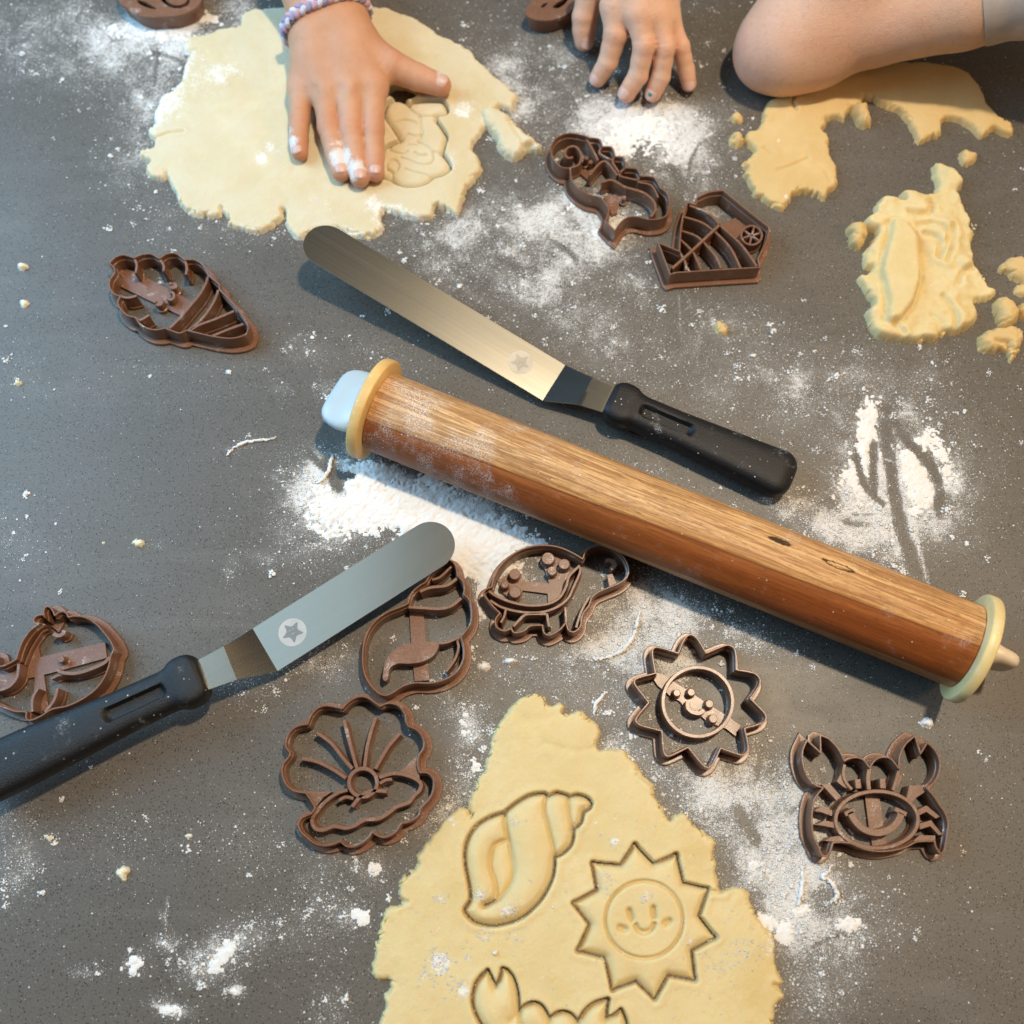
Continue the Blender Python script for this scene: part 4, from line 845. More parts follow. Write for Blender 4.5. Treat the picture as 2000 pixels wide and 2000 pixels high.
lump('lower of two dough pellets left of the curved offcut', 'R3', [(92,500),(110,470),(150,472),(170,500),(165,545),(125,555),(98,535)], 7, 60)
lump('upper of two dough pellets left of the curved offcut', 'R3', [(95,380),(120,355),(160,370),(168,400),(130,415),(100,405)], 5, 61)
lump('pale crumb between the black handle and the ribbed cutter', 'S', [(1396,630),(1404,624),(1418,630),(1424,642),(1416,650),(1402,646)], 4, 62)
lump('yellowish chip alone on the worktop at lower left', 'LL', [(600,290),(620,258),(652,250),(662,280),(645,315),(615,305)], 3, 63, m=M_PALE)
lump('heart shaped dough bit above the crab cookie claw', 'CC', [(358,205),(385,155),(420,160),(465,145),(470,210),(425,275),(385,250)], 11, 64, m=M_PALE)
for i, (x, y, s_, lb) in enumerate([(40, 518, 9, 'pale crumb near the left edge above another crumb'), (45, 588, 8, 'pale crumb near the left edge, second from the top'), (33, 746, 6, 'pale crumb near the left edge, lowest of three'),
        (265, 1059, 8, 'small rod shaped crumb left of the short spatula blade'), (200, 1057, 5, 'tiny crumb just left of the rod shaped crumb'), (365, 1632, 8, 'curved sliver of dough below the black handle'), (90, 1638, 6, 'thin crumb at lower left near the handle end'),
        (1812, 1410, 12, 'white flour lump alone above the crab cutter'), (995, 1290, 12, 'white flour curl between turtle cutter and dough point'), (945, 1300, 10, 'white flour lump right of the spiral shell cutter')]):
    a = random.random() * 3
    pts = [(x + s_ * (1 + .3*random.random()) * math.cos(a + t) * (1.25 if i in (3, 5) else 1), y + s_ * .75 * (1 + .35*random.random()) * math.sin(a + t)) for t in np.arange(0, 6.2, .9)]
    lump(lb, 'S', pts, 2.6 + s_ * .12, 80 + i, name='dough_crumb', m=M_FLOUR if i > 6 else M_PALE, group='loose crumbs on the worktop', cat='crumb')
def thread(label, pts, r):
    p = resample(spline(P_pts(pts, r*.6), False, 1.0), .8, False)
    n = len(p); t = np.linspace(0, 1, n)
    rad = r * (.55 + .45 * np.sin(np.pi * np.clip(t, .05, .95))) * (1 + .35 * np.array([vnoise(np.array([i*.55]), np.array([r*9.0]), 3)[0] for i in range(n)]))
    rg = np.random.default_rng(int(r*100)); rad = rad*.8; pp = np.c_[p + rg.normal(0, .22, p.shape), rad * .7]
    V_, F_ = tube(pp, rad, 9); V_ = V_ + rg.normal(0, .16*r, V_.shape); V_[:, 2] = np.maximum(V_[:, 2], .02)
    o = mesh_obj('dough_thread', V_, F_, M_FLOUR, angle=0)
    tag(o, label, 'dough thread', 'thin threads of dough on the worktop')
thread('thin white dough thread alone on bare worktop left of the rolling pin knob', [(443, 890), (455, 876), (475, 865), (490, 862), (505, 860), (528, 858), (540, 853)], 1.0)
thread('short ragged dough thread beside the rolling pin knob', [(612, 945), (630, 935), (642, 918), (646, 900), (650, 888)], 1.4)
thread('long curved dough thread between turtle and sun cutters', [(1158, 1286), (1185, 1284), (1215, 1270), (1235, 1245), (1245, 1215), (1250, 1195)], 1.5)
thread('wavy dough thread below the crab cutter', [(1628, 1690), (1618, 1702), (1605, 1712), (1622, 1722), (1632, 1738), (1634, 1752), (1620, 1764)], 1.4)
thread('straight dough thread left of the wavy one below the crab cutter', [(1566, 1692), (1568, 1720), (1564, 1745), (1558, 1770)], 1.2)
thread('faint thread of dough up against the near sheet point', [(1160, 1395), (1165, 1372), (1176, 1360), (1182, 1350)], 1.3)
# ------------------------------------------------------------------ rolling pin
def loft(rings, cap=True):
    n = len(rings[0]); V = np.vstack(rings); F = []
    for k in range(len(rings) - 1):
        for i in range(n):
            j = (i + 1) % n; F.append((k*n+i, k*n+j, (k+1)*n+j, (k+1)*n+i))
    if cap: F.append(tuple(reversed(range(n)))); F.append(tuple((len(rings)-1)*n + i for i in range(n)))
    return V, F
def lathe_x(prof, n=72):
    a = np.linspace(0, 2*np.pi, n, endpoint=False)
    return loft([np.c_[np.full(n, x), r*np.cos(a), r*np.sin(a)] for x, r in prof])
def local(e): e['_o'] = [0., 0., 0.]; return e
RO, RP = 28.0, 21.6
pl = P3(743, 804, RO); pr = P3(1885, 1262, RO); pc = (pl + pr) / 2
ang = math.atan2(pr[1] - pl[1], pr[0] - pl[0]); half = np.linalg.norm((pr - pl)[:2]) / 2
pin = empty('rolling_pin', (pc[0], pc[1], 0), 'laminated wooden rolling pin with coloured end rings lying across the worktop', 'rolling pin')
pin.rotation_euler = (0, 0, ang); local(pin)
def pin_part(name, V, F, m, parent=pin, angle=35):
    o = mesh_obj(name, V, F, m, pin, angle=angle)
    o.location = (0, 0, RO * .001)
    if parent is not pin: o.parent = parent; o.location = (0, 0, 0)
    return o
pin_part('barrel', *lathe_x([(-half, RP-.9), (-half+.5, RP-.2), (-half+1.2, RP), (half-1.2, RP), (half-.5, RP-.2), (half, RP-.9)], 128), M_WOOD)
def ring_prof(x0, s, r, th): return [(x0, 8), (x0, r-1.6), (x0+s*.5, r-.5), (x0+s*1.4, r), (x0+s*(th-1.4), r), (x0+s*(th-.5), r-.5), (x0+s*th, r-1.6), (x0+s*th, 8)]
def flip(VF): return VF[0], [tuple(reversed(f)) for f in VF[1]]
tag(pin_part('thickness_ring', *flip(lathe_x(ring_prof(-half-.15, -1, RO, 6.5))), M_RINGO), 'orange end ring')
tag(pin_part('thickness_ring', *lathe_x(ring_prof(half+.15, 1, RO, 6.0)), M_RINGY), 'pale yellow end ring')
def knob(x0, s, rot, sc=1.0, ln=1.0):
    a = np.linspace(0, 2*np.pi, 56, endpoint=False); rings = []
    for t, A, B, e in [(0, 17, 12, 1), (1.2, 17.6, 11, 1), (3.5, 18.4, 8.6, .95), (6.5, 19.4, 6.4, .85), (10, 19.6, 5.2, .8), (14, 19.0, 4.8, .74), (17.5, 17.6, 4.4, .72), (20, 15.4, 3.8, .72), (21.4, 12.8, 2.9, .74), (22, 9.5, 1.6, .8)]:
        c, d = np.cos(a), np.sin(a)
        p = A * sc * np.sign(c) * np.abs(c)**e; q = B * np.sign(d) * np.abs(d)**e
        cr, sr = math.cos(rot), math.sin(rot)
        rings.append(np.c_[np.full(56, x0 + s*t*ln), p*cr - q*sr, p*sr + q*cr])
    VF = loft(rings); return VF if s > 0 else flip(VF)
tag(pin_part('wing_knob', *knob(-half-6.7, -1, R(-10)), M_KNOBW, angle=60), 'white wing knob')
tag(pin_part('wing_knob', *knob(half+6.2, 1, R(96), .72, .78), M_KNOBC, angle=60), 'cream wing knob')

# ------------------------------------------------------------------ offset spatulas
def spatula(label, end, front, kink, bend, tip, wid, hlen, mblack, logo_t, hw=1.0, lm=None):
    lm = lm or (M_LOGO, M_LOGO_D)
    E0, Fr, K, B, Tp = [P3(*q) for q in (end, front, kink, bend, tip)]
    hd = (Fr - E0); hd /= np.linalg.norm(hd)
    e = empty('offset_spatula', (Fr[0], Fr[1], 0), label, 'spatula')
    # blade: bent strip of steel
    bd = (Tp - B); Lb = np.linalg.norm(bd); bd /= Lb
    across_b = np.cross([0, 0, 1.0], bd); across_b /= np.linalg.norm(across_b)
    across_h = np.cross([0, 0, 1.0], hd); across_h /= np.linalg.norm(across_h)
    rows = []   # (centre, across, half width)
    F0 = Fr - hd * 4
    nw = 8.0
    rows += [(F0, across_h, nw)]
    for t in np.linspace(0, 1, 8): rows.append((Fr*(1-t) + K*t, across_h, nw + t*1.2))
    for t in np.linspace(0, 1, 10)[1:]: rows.append((K*(1-t) + B*t, across_h*(1-t) + across_b*t, 9.2 + (wid/2 - 9.2) * t**1.1))
    for t in np.linspace(0, 1, 40)[1:]:
        s = t * Lb; d = Lb - s; r = wid / 2
        w_ = r if d > r else math.sqrt(max(r*r - (r - d)**2, .02))
        rows.append((B + bd * s, across_b, w_))
    # finer rounding at the tip
    tipc = rows[:-12]; base_s = None
    r = wid / 2; rows = [q for q in rows if np.dot(q[0] - B, bd) < Lb - r - .5]
    for a in np.linspace(0, math.pi/2, 18):
        rows.append((B + bd * (Lb - r + r*math.sin(a)), across_b, max(r*math.cos(a), .15)))
    # soften the two bends
    C_ = np.array([q[0] for q in rows]); 
    m = len(rows); V = []; nc = 9
    for c, ac, hw_ in rows:
        for j in range(nc): V.append(c + ac * hw_ * (j/(nc-1)*2 - 1) + [0, 0, .45])
    for c, ac, hw_ in rows:
        for j in range(nc): V.append(c + ac * hw_ * (j/(nc-1)*2 - 1) - [0, 0, .45])
    F = []; o2 = m * nc
    for i in range(m - 1):
        for j in range(nc - 1):
            a = i*nc + j; F.append((a, a+1, a+nc+1, a+nc)); F.append((o2+a, o2+a+nc, o2+a+nc+1, o2+a+1))
        for j, sgn in ((0, 1), (nc-1, -1)):
            a = i*nc + j; q = (a, a+nc, o2+a+nc, o2+a); F.append(q if sgn > 0 else tuple(reversed(q)))
    for i, sgn in ((0, 1), (m-1, -1)):
        for j in range(nc - 1):
            a = i*nc + j; q = (a, o2+a, o2+a+1, a+1); F.append(q if sgn > 0 else tuple(reversed(q)))
    # rotate material space along the blade: own object frame
    yaw = math.atan2(bd[1], bd[0]); c, s = math.cos(-yaw), math.sin(-yaw)
    o0 = np.array(e['_o']); V = np.array(V) - o0
    VL = np.c_[V[:, 0]*c - V[:, 1]*s, V[:, 0]*s + V[:, 1]*c, V[:, 2]]
    keep = e['_o']; e['_o'] = [0., 0., 0.]
    bl = mesh_obj('blade', VL, F, M_STEEL, e, angle=14); bl.rotation_euler = (0, 0, yaw)
    # etched round logo with a star
    pos = B + bd * logo_t; nrm = np.cross(bd, across_b); nrm /= np.linalg.norm(nrm)
    if nrm[2] < 0: nrm = -nrm
    zc = .45
    def onblade(p2, lift):   # 2-D logo coordinates -> local
        W = np.array([pos + across_b*q[1] + bd*q[0] + [0, 0, zc + lift] for q in p2]) - o0
        return np.c_[W[:, 0]*c - W[:, 1]*s, W[:, 0]*s + W[:, 1]*c, W[:, 2]]
    ci = circle(0, 0, 7.2, 7.2, 48); lo = mesh_obj('etched_logo', onblade(ci, .05), [list(range(48))], lm[0], e, smooth=False)
    lo.rotation_euler = (0, 0, yaw)
    st = []
    for i in range(10):
        a = math.pi/2 + i*math.pi/5 + .3; rr = 5.6 if i % 2 == 0 else 3.0; st.append((rr*math.cos(a), rr*math.sin(a)))
    st = resample(spline(st), .5)
    V1, F1 = prism(st, 0, .03); tz = V1[:, 2].copy(); V1 = onblade(V1[:, :2], .07); V1[:, 2] += tz
    so = mesh_obj('star_emblem', V1, F1, lm[1], e, smooth=False); so.parent = lo
    for j, pth in enumerate(([(-1.2, .9), (-.9, 1.5), (-.4, 1.0)], [(.6, .6), (.9, 1.2), (1.5, .8)], [(-.9, -.5), (-.2, -1.2), (.8, -.7)])):
        pp = onblade(resample(spline(pth, False, .2), .25, False), .14)
        fo = mesh_obj('emblem_face_line', *tube(pp, .22, 6), lm[0], e); fo.parent = lo
    # handle
    rings = []; nn = 72; a = np.linspace(0, 2*np.pi, nn, endpoint=False)
    sx = np.concatenate([np.linspace(0, 22, 30), np.linspace(22.7, hlen-9, int((hlen-32)/.8)), hlen - 9 + 9*np.sin(np.linspace(.08, math.pi/2*.995, 16))])
    ws = np.array([(0, 17.0), (1.0, 19.5), (3, 22.5), (6, 24.4), (10, 24.6), (12.5, 23.5), (15.5, 20.4), (19, 19.6), (40, 20.2), (65, 22.8), (90, 25.4), (hlen-9, 26.4), (hlen, 26.4)])
    ts = np.array([(0, 12.5), (1, 14.2), (3, 16.0), (10, 16.4), (13, 15.8), (17, 14.2), (40, 14.4), (80, 15.6), (hlen, 15.6)])
    nH = np.cross(hd, across_h); nH = nH if nH[2] > 0 else -nH
    for s_ in sx:
        w_ = np.interp(s_, ws[:, 0], ws[:, 1]) * hw / 2; t_ = np.interp(s_, ts[:, 0], ts[:, 1]) / 2
        if s_ > hlen - 9:
            k = math.sqrt(max(1 - ((s_ - hlen + 9) / 9)**2, .0004)); w_ = w_ - 9 * (1 - k); t_ = t_ - 6.5 * (1 - k)
        ex = .46 if s_ < 13 else .46 + .14*min(1, (s_ - 13)/6)
        y_ = w_ * np.sign(np.cos(a)) * np.abs(np.cos(a))**ex; z_ = t_ * np.sign(np.sin(a)) * np.abs(np.sin(a))**ex
        # thumb slot on top
        q = np.clip(s_, 21, 46); dist = np.hypot(y_, s_ - q)
        z_ = z_ - np.where(z_ > 0, 3.0 * np.clip((3.6 - dist) / 1.2, 0, 1), 0)
        rings.append(Fr - hd * s_ + across_h * y_[:, None] + nH * z_[:, None] - o0)
    V, F = loft(rings)
    n1 = np.cross(V[F[40][1]] - V[F[40][0]], V[F[40][2]] - V[F[40][0]])
    cen = V[list(F[40])].mean(0) - rings[0].mean(0)
    if np.dot(n1, cen) < 0: F = [tuple(reversed(f)) for f in F]
    mesh_obj('handle', V, F, mblack, e, angle=50)
    e['_o'] = keep
    return e
spatula('long offset spatula with its blade tip raised, between the far dough and the rolling pin', (1521, 927, 10.5), (1189, 782, 13.0), (1144, 764, 12.5), (1082, 748, 7.0), (600, 458, 30.0), 25.5, 108, M_BLACK, 22, 1.0, (M_ETCH, M_ETCH_D))
spatula('short offset spatula resting on the whale and spiral shell cutters at the left', (48, 1481, 23.0), (398, 1318, 23.0), (450, 1295, 22.0), (518, 1269, 13.0), (881, 1040, 16.5), 26.0, 124, M_BLACK2, 16, 1.06)
# ------------------------------------------------------------------ hands and arm: one continuous surface each (signed distance -> surface nets)
def surface_nets(f, org, h):
    s = f < 0; nx, ny, nz = f.shape
    c = np.zeros((nx-1, ny-1, nz-1), np.int8)
    for i in (0, 1):
        for j in (0, 1):
            for k in (0, 1): c += s[i:nx-1+i, j:ny-1+j, k:nz-1+k]
    act = (c > 0) & (c < 8); ii = np.argwhere(act); n = len(ii)
    idx = -np.ones(act.shape, np.int64); idx[act] = np.arange(n)
    acc = np.zeros((n, 3)); cnt = np.zeros(n)
    cor = [(i, j, k) for i in (0, 1) for j in (0, 1) for k in (0, 1)]
    for a in cor:
        for ax in range(3):
            if a[ax]: continue
            b = list(a); b[ax] = 1
            fa = f[ii[:, 0]+a[0], ii[:, 1]+a[1], ii[:, 2]+a[2]]; fb = f[ii[:, 0]+b[0], ii[:, 1]+b[1], ii[:, 2]+b[2]]
            m = (fa < 0) != (fb < 0); t = fa / np.where(m, fa - fb, 1)
            p = np.tile(np.array(a, float), (n, 1)); p[:, ax] = t
            acc[m] += p[m]; cnt[m] += 1
    V = (ii + acc / cnt[:, None]) * h + org
    F = []
    for ax in range(3):
        u, v = (ax+1) % 3, (ax+2) % 3
        sl0 = [slice(None)]*3; sl1 = [slice(None)]*3; sl0[ax] = slice(0, -1); sl1[ax] = slice(1, None)
        A = s[tuple(sl0)]; B = s[tuple(sl1)]; E = np.argwhere(A != B)
        ok = (E[:, u] > 0) & (E[:, v] > 0) & (E[:, u] < f.shape[u]-1) & (E[:, v] < f.shape[v]-1); E = E[ok]
        def g(du, dv):
            q = E.copy(); q[:, u] += du; q[:, v] += dv; return idx[q[:, 0], q[:, 1], q[:, 2]]
        quad = np.stack([g(-1, -1), g(0, -1), g(0, 0), g(-1, 0)], 1)
        inn = A[E[:, 0], E[:, 1], E[:, 2]]
        F.append(np.where(inn[:, None], quad, quad[:, ::-1]))
    return V, np.vstack(F)
def smin(a, b, k): h = np.clip(.5 + .5*(b-a)/k, 0, 1); return b*(1-h) + a*h - k*h*(1-h)
def cone(Q, a, ra, b, rb):
    ba = b - a; l2 = ba @ ba
    t = np.clip(((Q[..., 0]-a[0])*ba[0] + (Q[..., 1]-a[1])*ba[1] + (Q[..., 2]-a[2])*ba[2]) / l2, 0, 1)
    d = np.sqrt((Q[..., 0]-a[0]-t*ba[0])**2 + (Q[..., 1]-a[1]-t*ba[1])**2 + (Q[..., 2]-a[2]-t*ba[2])**2)
    return d - (ra + t*(rb-ra))
def knuckled(c_):
    """narrow the middle of each finger segment so the joints stand out"""
    out = [c_[0]]
    for (a, ra), (b, rb) in zip(c_[:-1], c_[1:]): out += [((a + b)/2, (ra + rb)/2*.935), (b, rb)]
    return out
def chain(Q, pts, k):
    f = None
    for (a, ra), (b, rb) in zip(pts[:-1], pts[1:]):
        c_ = cone(Q, a, ra, b, rb); f = c_ if f is None else smin(f, c_, k)
    return f
def L3(crop, x, y, z):
    p = T(crop, [(x, y)])[0]; return P3(p[0], p[1], z)
def grid3(lo, hi, h):
    ax = [np.arange(lo[i], hi[i] + h, h, dtype=np.float32) for i in range(3)]
    return np.stack(np.meshgrid(*ax, indexing='ij'), -1)
def nail(parent, tip, prev, r, roll, wid, ln, m, tilt=0.0):
    d = tip - prev; d /= np.linalg.norm(d); up = np.array([0, 0, 1.0]); up = up - d*(up @ d); up /= np.linalg.norm(up); sd = np.cross(d, up)
    n, mm = 11, 13; V = []
    for i in range(n):
        for j in range(mm):
            a = (j/(mm-1)*2 - 1); b = (i/(n-1)*2 - 1)
            w_ = wid * (1 - .12*b) * (abs(1 - abs(b)**4)**.35 if abs(b) < 1 else .0)
            th = roll + a * w_
            rr = r * 1.0 + .22 - .35*abs(a)**4 - .25*abs(b)**6
            back = -.25*max(b, 0)*r*.35
            V.append(tip + d*(b*ln + r*.12) + (math.cos(th)*up + math.sin(th)*sd)*(rr + back))
    F = [(i*mm+j, i*mm+j+1, (i+1)*mm+j+1, (i+1)*mm+j) for i in range(n-1) for j in range(mm-1)]
    return mesh_obj('fingernail', np.array(V), F, m, parent, angle=0)
def build_hand(label, palm, fingers, mat_, h, kp=9.0, kf=5.0, flour=(), extra=None, cat='hand', name='hand', zmin=-2, creases=(), dents=(), group=None, red=()):
    allp = [q for c_ in palm + fingers for q in c_]
    mg = 4 + kp*.9; lo = np.min([p - r - mg for p, r in allp], 0); hi = np.max([p + r + mg for p, r in allp], 0)
    Q = grid3(lo, hi, h)
    body = None
    for c_ in palm:
        f = chain(Q, c_, 4.0); body = f if body is None else smin(body, f, kp)
    f = body
    for c_ in fingers: f = np.minimum(f, smin(body, chain(Q, knuckled(c_), 1.6), kf))
    for J, D, r, A in creases:   # knuckle folds: a few shallow grooves across the finger
        w_ = Q - J.astype(np.float32); s = w_ @ D.astype(np.float32); rad2 = (w_**2).sum(-1)
        up = np.clip(w_[..., 2] / r + .25, 0, 1)
        f = f + A * up * np.exp(-rad2/(1.5*r)**2) * sum(np.exp(-((s-o_)/.75)**2) for o_ in (-2.3, 0, 2.1))
    for J, r, A in dents:
        f = f + A * np.exp(-((Q - J.astype(np.float32))**2).sum(-1) / r**2)
    V, F = surface_nets(f, lo, h)
    o = mesh_obj(name, V, F, mat_, None, angle=0, origin=(V[:, 0].mean(), V[:, 1].mean(), max(0, V[:, 2].min())))
    fl = np.zeros(len(V)); rd = np.zeros(len(V))
    for p, r, k in flour: fl = np.maximum(fl, k * np.exp(-((V - p)**2).sum(1)/r**2))
    for c_ in fingers:
        p, r = c_[-1]; rd = np.maximum(rd, .8*np.exp(-((V - p)**2).sum(1)/(1.4*r)**2))
        p, r = c_[1]; rd = np.maximum(rd, .45*np.exp(-((V - p)**2).sum(1)/(1.2*r)**2))
    for p, r, k in red: rd = np.maximum(rd, k * np.exp(-((V - p)**2).sum(1)/r**2))
    attr(o, 'flour', fl); attr(o, 'red', rd)
    tag(o, label, cat, group)
    return o
def fin(crop, *pts): return [(L3(crop, x, y, z), r) for x, y, z, r in pts]
def crease_of(c_):
    out = []
    for i in (1, 2):
        if i < len(c_) - 1:
            J, r = c_[i]; D = c_[i+1][0] - c_[i-1][0]; D = D/np.linalg.norm(D); out.append((J, D, r, .62 if i == 1 else .36))
    return out
# --- flat hand pressing the far dough
W_u = (630, 235, 26); W_l = (400, 320, 25)
fp = fin('H1', (255, 880, 16.5, 7.6), (232, 1180, 13.6, 6.3), (222, 1390, 11.6, 5.8), (232, 1512, 10.6, 5.2))
fr = fin('H1', (490, 930, 20, 8.4), (520, 1260, 16, 7.0), (590, 1530, 12.6, 6.4), (640, 1705, 11.2, 5.9))
fm = fin('H1', (735, 920, 21.5, 8.6), (742, 1300, 16.8, 7.4), (795, 1590, 13, 6.7), (828, 1760, 11.4, 6.1))
fi = fin('H1', (955, 870, 20, 8.3), (962, 1290, 16, 6.8), (972, 1560, 12.6, 6.1), (980, 1712, 11.2, 5.6))
ft = fin('H1', (800, 440, 22, 12.5), (1130, 655, 19.5, 10.2), (1400, 765, 15, 8.3), (1625, 845, 12.4, 7.0))
palm = [fin('H1', (*W_l, 14.5), (255, 880, 16.5, 9.0)), fin('H1', (*W_l, 14.5), (490, 930, 20, 9.6)), fin('H1', (*W_u, 14.5), (735, 920, 21.5, 9.8)), fin('H1', (*W_u, 14.5), (955, 870, 20, 9.4)),
        fin('H1', (*W_l, 14.5), (330, 40, 28, 14.5), (160, -420, 38, 18)), fin('H1', (*W_u, 14.5), (560, 10, 28, 15), (440, -450, 38, 18)), fin('H1', (*W_u, 14), (800, 440, 22, 12)), fin('H1', (800, 440, 22, 10), (960, 760, 17, 9))]
tipf = lambda c_, i=-1: c_[i][0]
dn = [(L3('H1', 620, 880, 30), 4.2, 2.0), (L3('H1', 850, 880, 30), 4.2, 2.3), (L3('H1', 375, 890, 27), 4.2, 1.6)]
hand1 = build_hand('tan child hand pressed flat on the far dough, floury fingertips', palm, [fp, fr, fm, fi, ft], M_SKIN, 1.0, creases=[k for c_ in (fp, fr, fm, fi, ft) for k in crease_of(c_)], dents=dn, kf=4.2,
    flour=[(tipf(fr) + [0, 6, 5], 9, 1.0), (tipf(fr) + [-3, 14, 5], 7, .7), (tipf(fm) + [-2, 2, 5], 8, 1.0), (tipf(fp) + [-5, 3, 4], 7, .9), (tipf(fp) + [-6, 12, 3], 7, .6), (tipf(ft) + [2, 3, 5], 6, .8), (L3('H1', 1130, 480, 32), 7, .45), (L3('H1', 960, 580, 32), 8, .3)])
for c_, roll, wd in ((fp, .35, .85), (fr, -.1, .8), (fm, -.1, .8), (fi, -.15, .75), (ft, .1, .8)):
    nail(hand1, c_[-1][0], c_[-2][0], c_[-1][1], roll, wd*.88, c_[-1][1]*.52, M_NAIL)
# braided bracelet round that wrist
def sd_palm(q):
    f = None
    for c_ in palm:
        v_ = chain(q, c_, 4.0); f = v_ if f is None else smin(f, v_, 9.0)
    return f
b_l, b_r = L3('H1', 95, 235, 26), L3('H1', 815, 0, 27)
bc = (L3('H1', 485, 205, 27)); e1 = b_r - b_l; e1[2] = 0; e1 /= np.linalg.norm(e1)
arm_d = L3('H1', 440, -100, 31) - L3('H1', 515, 280, 26); arm_d /= np.linalg.norm(arm_d)
e2 = np.cross(e1, arm_d); e2 /= np.linalg.norm(e2); axd = np.cross(e1, e2)
tt = np.linspace(0, 2*np.pi, 300, endpoint=False); dirs = np.outer(np.cos(tt), e1) + np.outer(np.sin(tt), e2)
rs = np.linspace(2, 45, 130); val = sd_palm(bc + dirs[:, None, :]*rs[None, :, None])
rad0 = rs[np.argmax(val > 0, axis=1)]; rad0 = np.convolve(np.r_[rad0[-12:], rad0, rad0[:12]], np.ones(25)/25, 'valid')
br = empty('braided_bracelet', bc, 'lilac, blue and pink braided bracelet round the wrist', 'bracelet')
for k in range(3):
    ph = tt*12 + k*2*np.pi/3
    sl = 2.3*np.sin(ph); lift = 1.5 + 1.1*np.sin(2*ph)
    cen = bc + dirs*(rad0 + lift)[:, None] + np.outer(sl, axd)
    mesh_obj('strand', *tube(cen, 1.9, 8, True), M_STR[k], br)
# --- second hand: bent fingers at the top edge
gt = fin('H2', (700, -140, 34, 9.5), (618, 170, 20, 7.7), (615, 300, 13.5, 7.2), (618, 405, 8.6, 6.4))
gi = fin('H2', (925, 60, 40, 8.4), (928, 335, 31, 7.5), (850, 620, 17, 6.3), (752, 775, 7.6, 5.5))
gm = fin('H2', (1150, 130, 42, 8.2), (1212, 450, 32, 6.9), (1150, 750, 17, 6.2), (1040, 925, 7.8, 5.8))
gr = fin('H2', (1320, 150, 40, 7.8), (1418, 470, 30, 6.5), (1375, 760, 16, 5.9), (1300, 925, 7.4, 5.5))
gp = fin('H2', (1432, 180, 35, 7.2), (1572, 460, 25, 5.7), (1628, 690, 13, 5.2), (1655, 835, 6.6, 4.7))
pal2 = [fin('H2', (1120, -650, 62, 17), (925, 60, 40, 9.2)), fin('H2', (1120, -650, 62, 17), (1150, 130, 42, 9.2)), fin('H2', (1250, -650, 62, 17), (1320, 150, 40, 9)), fin('H2', (1250, -650, 60, 17), (1432, 180, 35, 8.6)), fin('H2', (1050, -500, 52, 14), (700, -140, 34, 10))]
hand2 = build_hand('hand with bent fingers reaching in at the top edge, one nail dotted green', pal2, [gt, gi, gm, gr, gp], M_SKIN2, 1.0, creases=[k for c_ in (gi, gm, gr, gp) for k in crease_of(c_)], kf=4.0,
    flour=[(tipf(gi) + [0, 0, 4], 6, .5), (tipf(gt) + [0, -3, 4], 5, .6), (tipf(gm) + [2, 2, 4], 5, .3)])
for c_, roll, wd in ((gt, -.25, .8), (gi, -.3, .7), (gm, 0, .8), (gr, .0, .8), (gp, .3, .75)):
    nl = nail(hand2, c_[-1][0], c_[-2][0], c_[-1][1], roll, wd, c_[-1][1]*.62, M_NAIL)
    if c_ is gr: nail(hand2, c_[-1][0] + np.array([.3, -.3, .22]), c_[-2][0], c_[-1][1]+.1, roll + .1, wd*.35, c_[-1][1]*.24, M_GREEN).name = 'nail_polish_dot'
# --- forearm and elbow on the right
el = (P3(1537, 84, 27), 26.5)
arm = build_hand('bare bent arm with its elbow on the worktop at the top right', [[el, (P3(1700, 32, 42), 28.5), (P3(1880, -14, 62), 31), (P3(1950, -34, 70), 31)], [el, (P3(1640, -60, 60), 31), (P3(1820, -300, 125), 36)], [(P3(1492, 112, 20), 15), (P3(1600, 110, 24), 16)]], [], M_SKIN2, 1.6, kp=14, cat='arm', name='arm', red=[(P3(1475, 105, 26), 20, .75), (P3(1560, 150, 14), 16, .5), (P3(1700, 60, 60), 26, .25)], creases=[(P3(1560, 20, 56), np.array([.9, -.3, .3]), 15, .7), (P3(1490, 90, 36), np.array([.6, -.2, .75]), 13, .6)],
    flour=[(P3(1735, 10, 66), 8, .35), (P3(1600, 25, 52), 8, .25)])
sl0, sl1 = P3(1914, -26, 66), P3(2420, -170, 120); dS = sl1 - sl0; nS = np.linalg.norm(dS); dS /= nS
rows = [sl0 + dS*0.2] + [sl0 + dS*t for t in np.linspace(0, nS, 40)]
tt = np.linspace(0, 1, 41)
rad = 32.0 + 14*tt + .5*np.sin(tt*40); rad[0] = 31.2
slv = mesh_obj('sleeve', *tube(np.array(rows), rad, 64), M_SLEEVE, None, angle=60)
tag(slv, 'beige sleeve covering the arm at the right edge', 'sleeve')
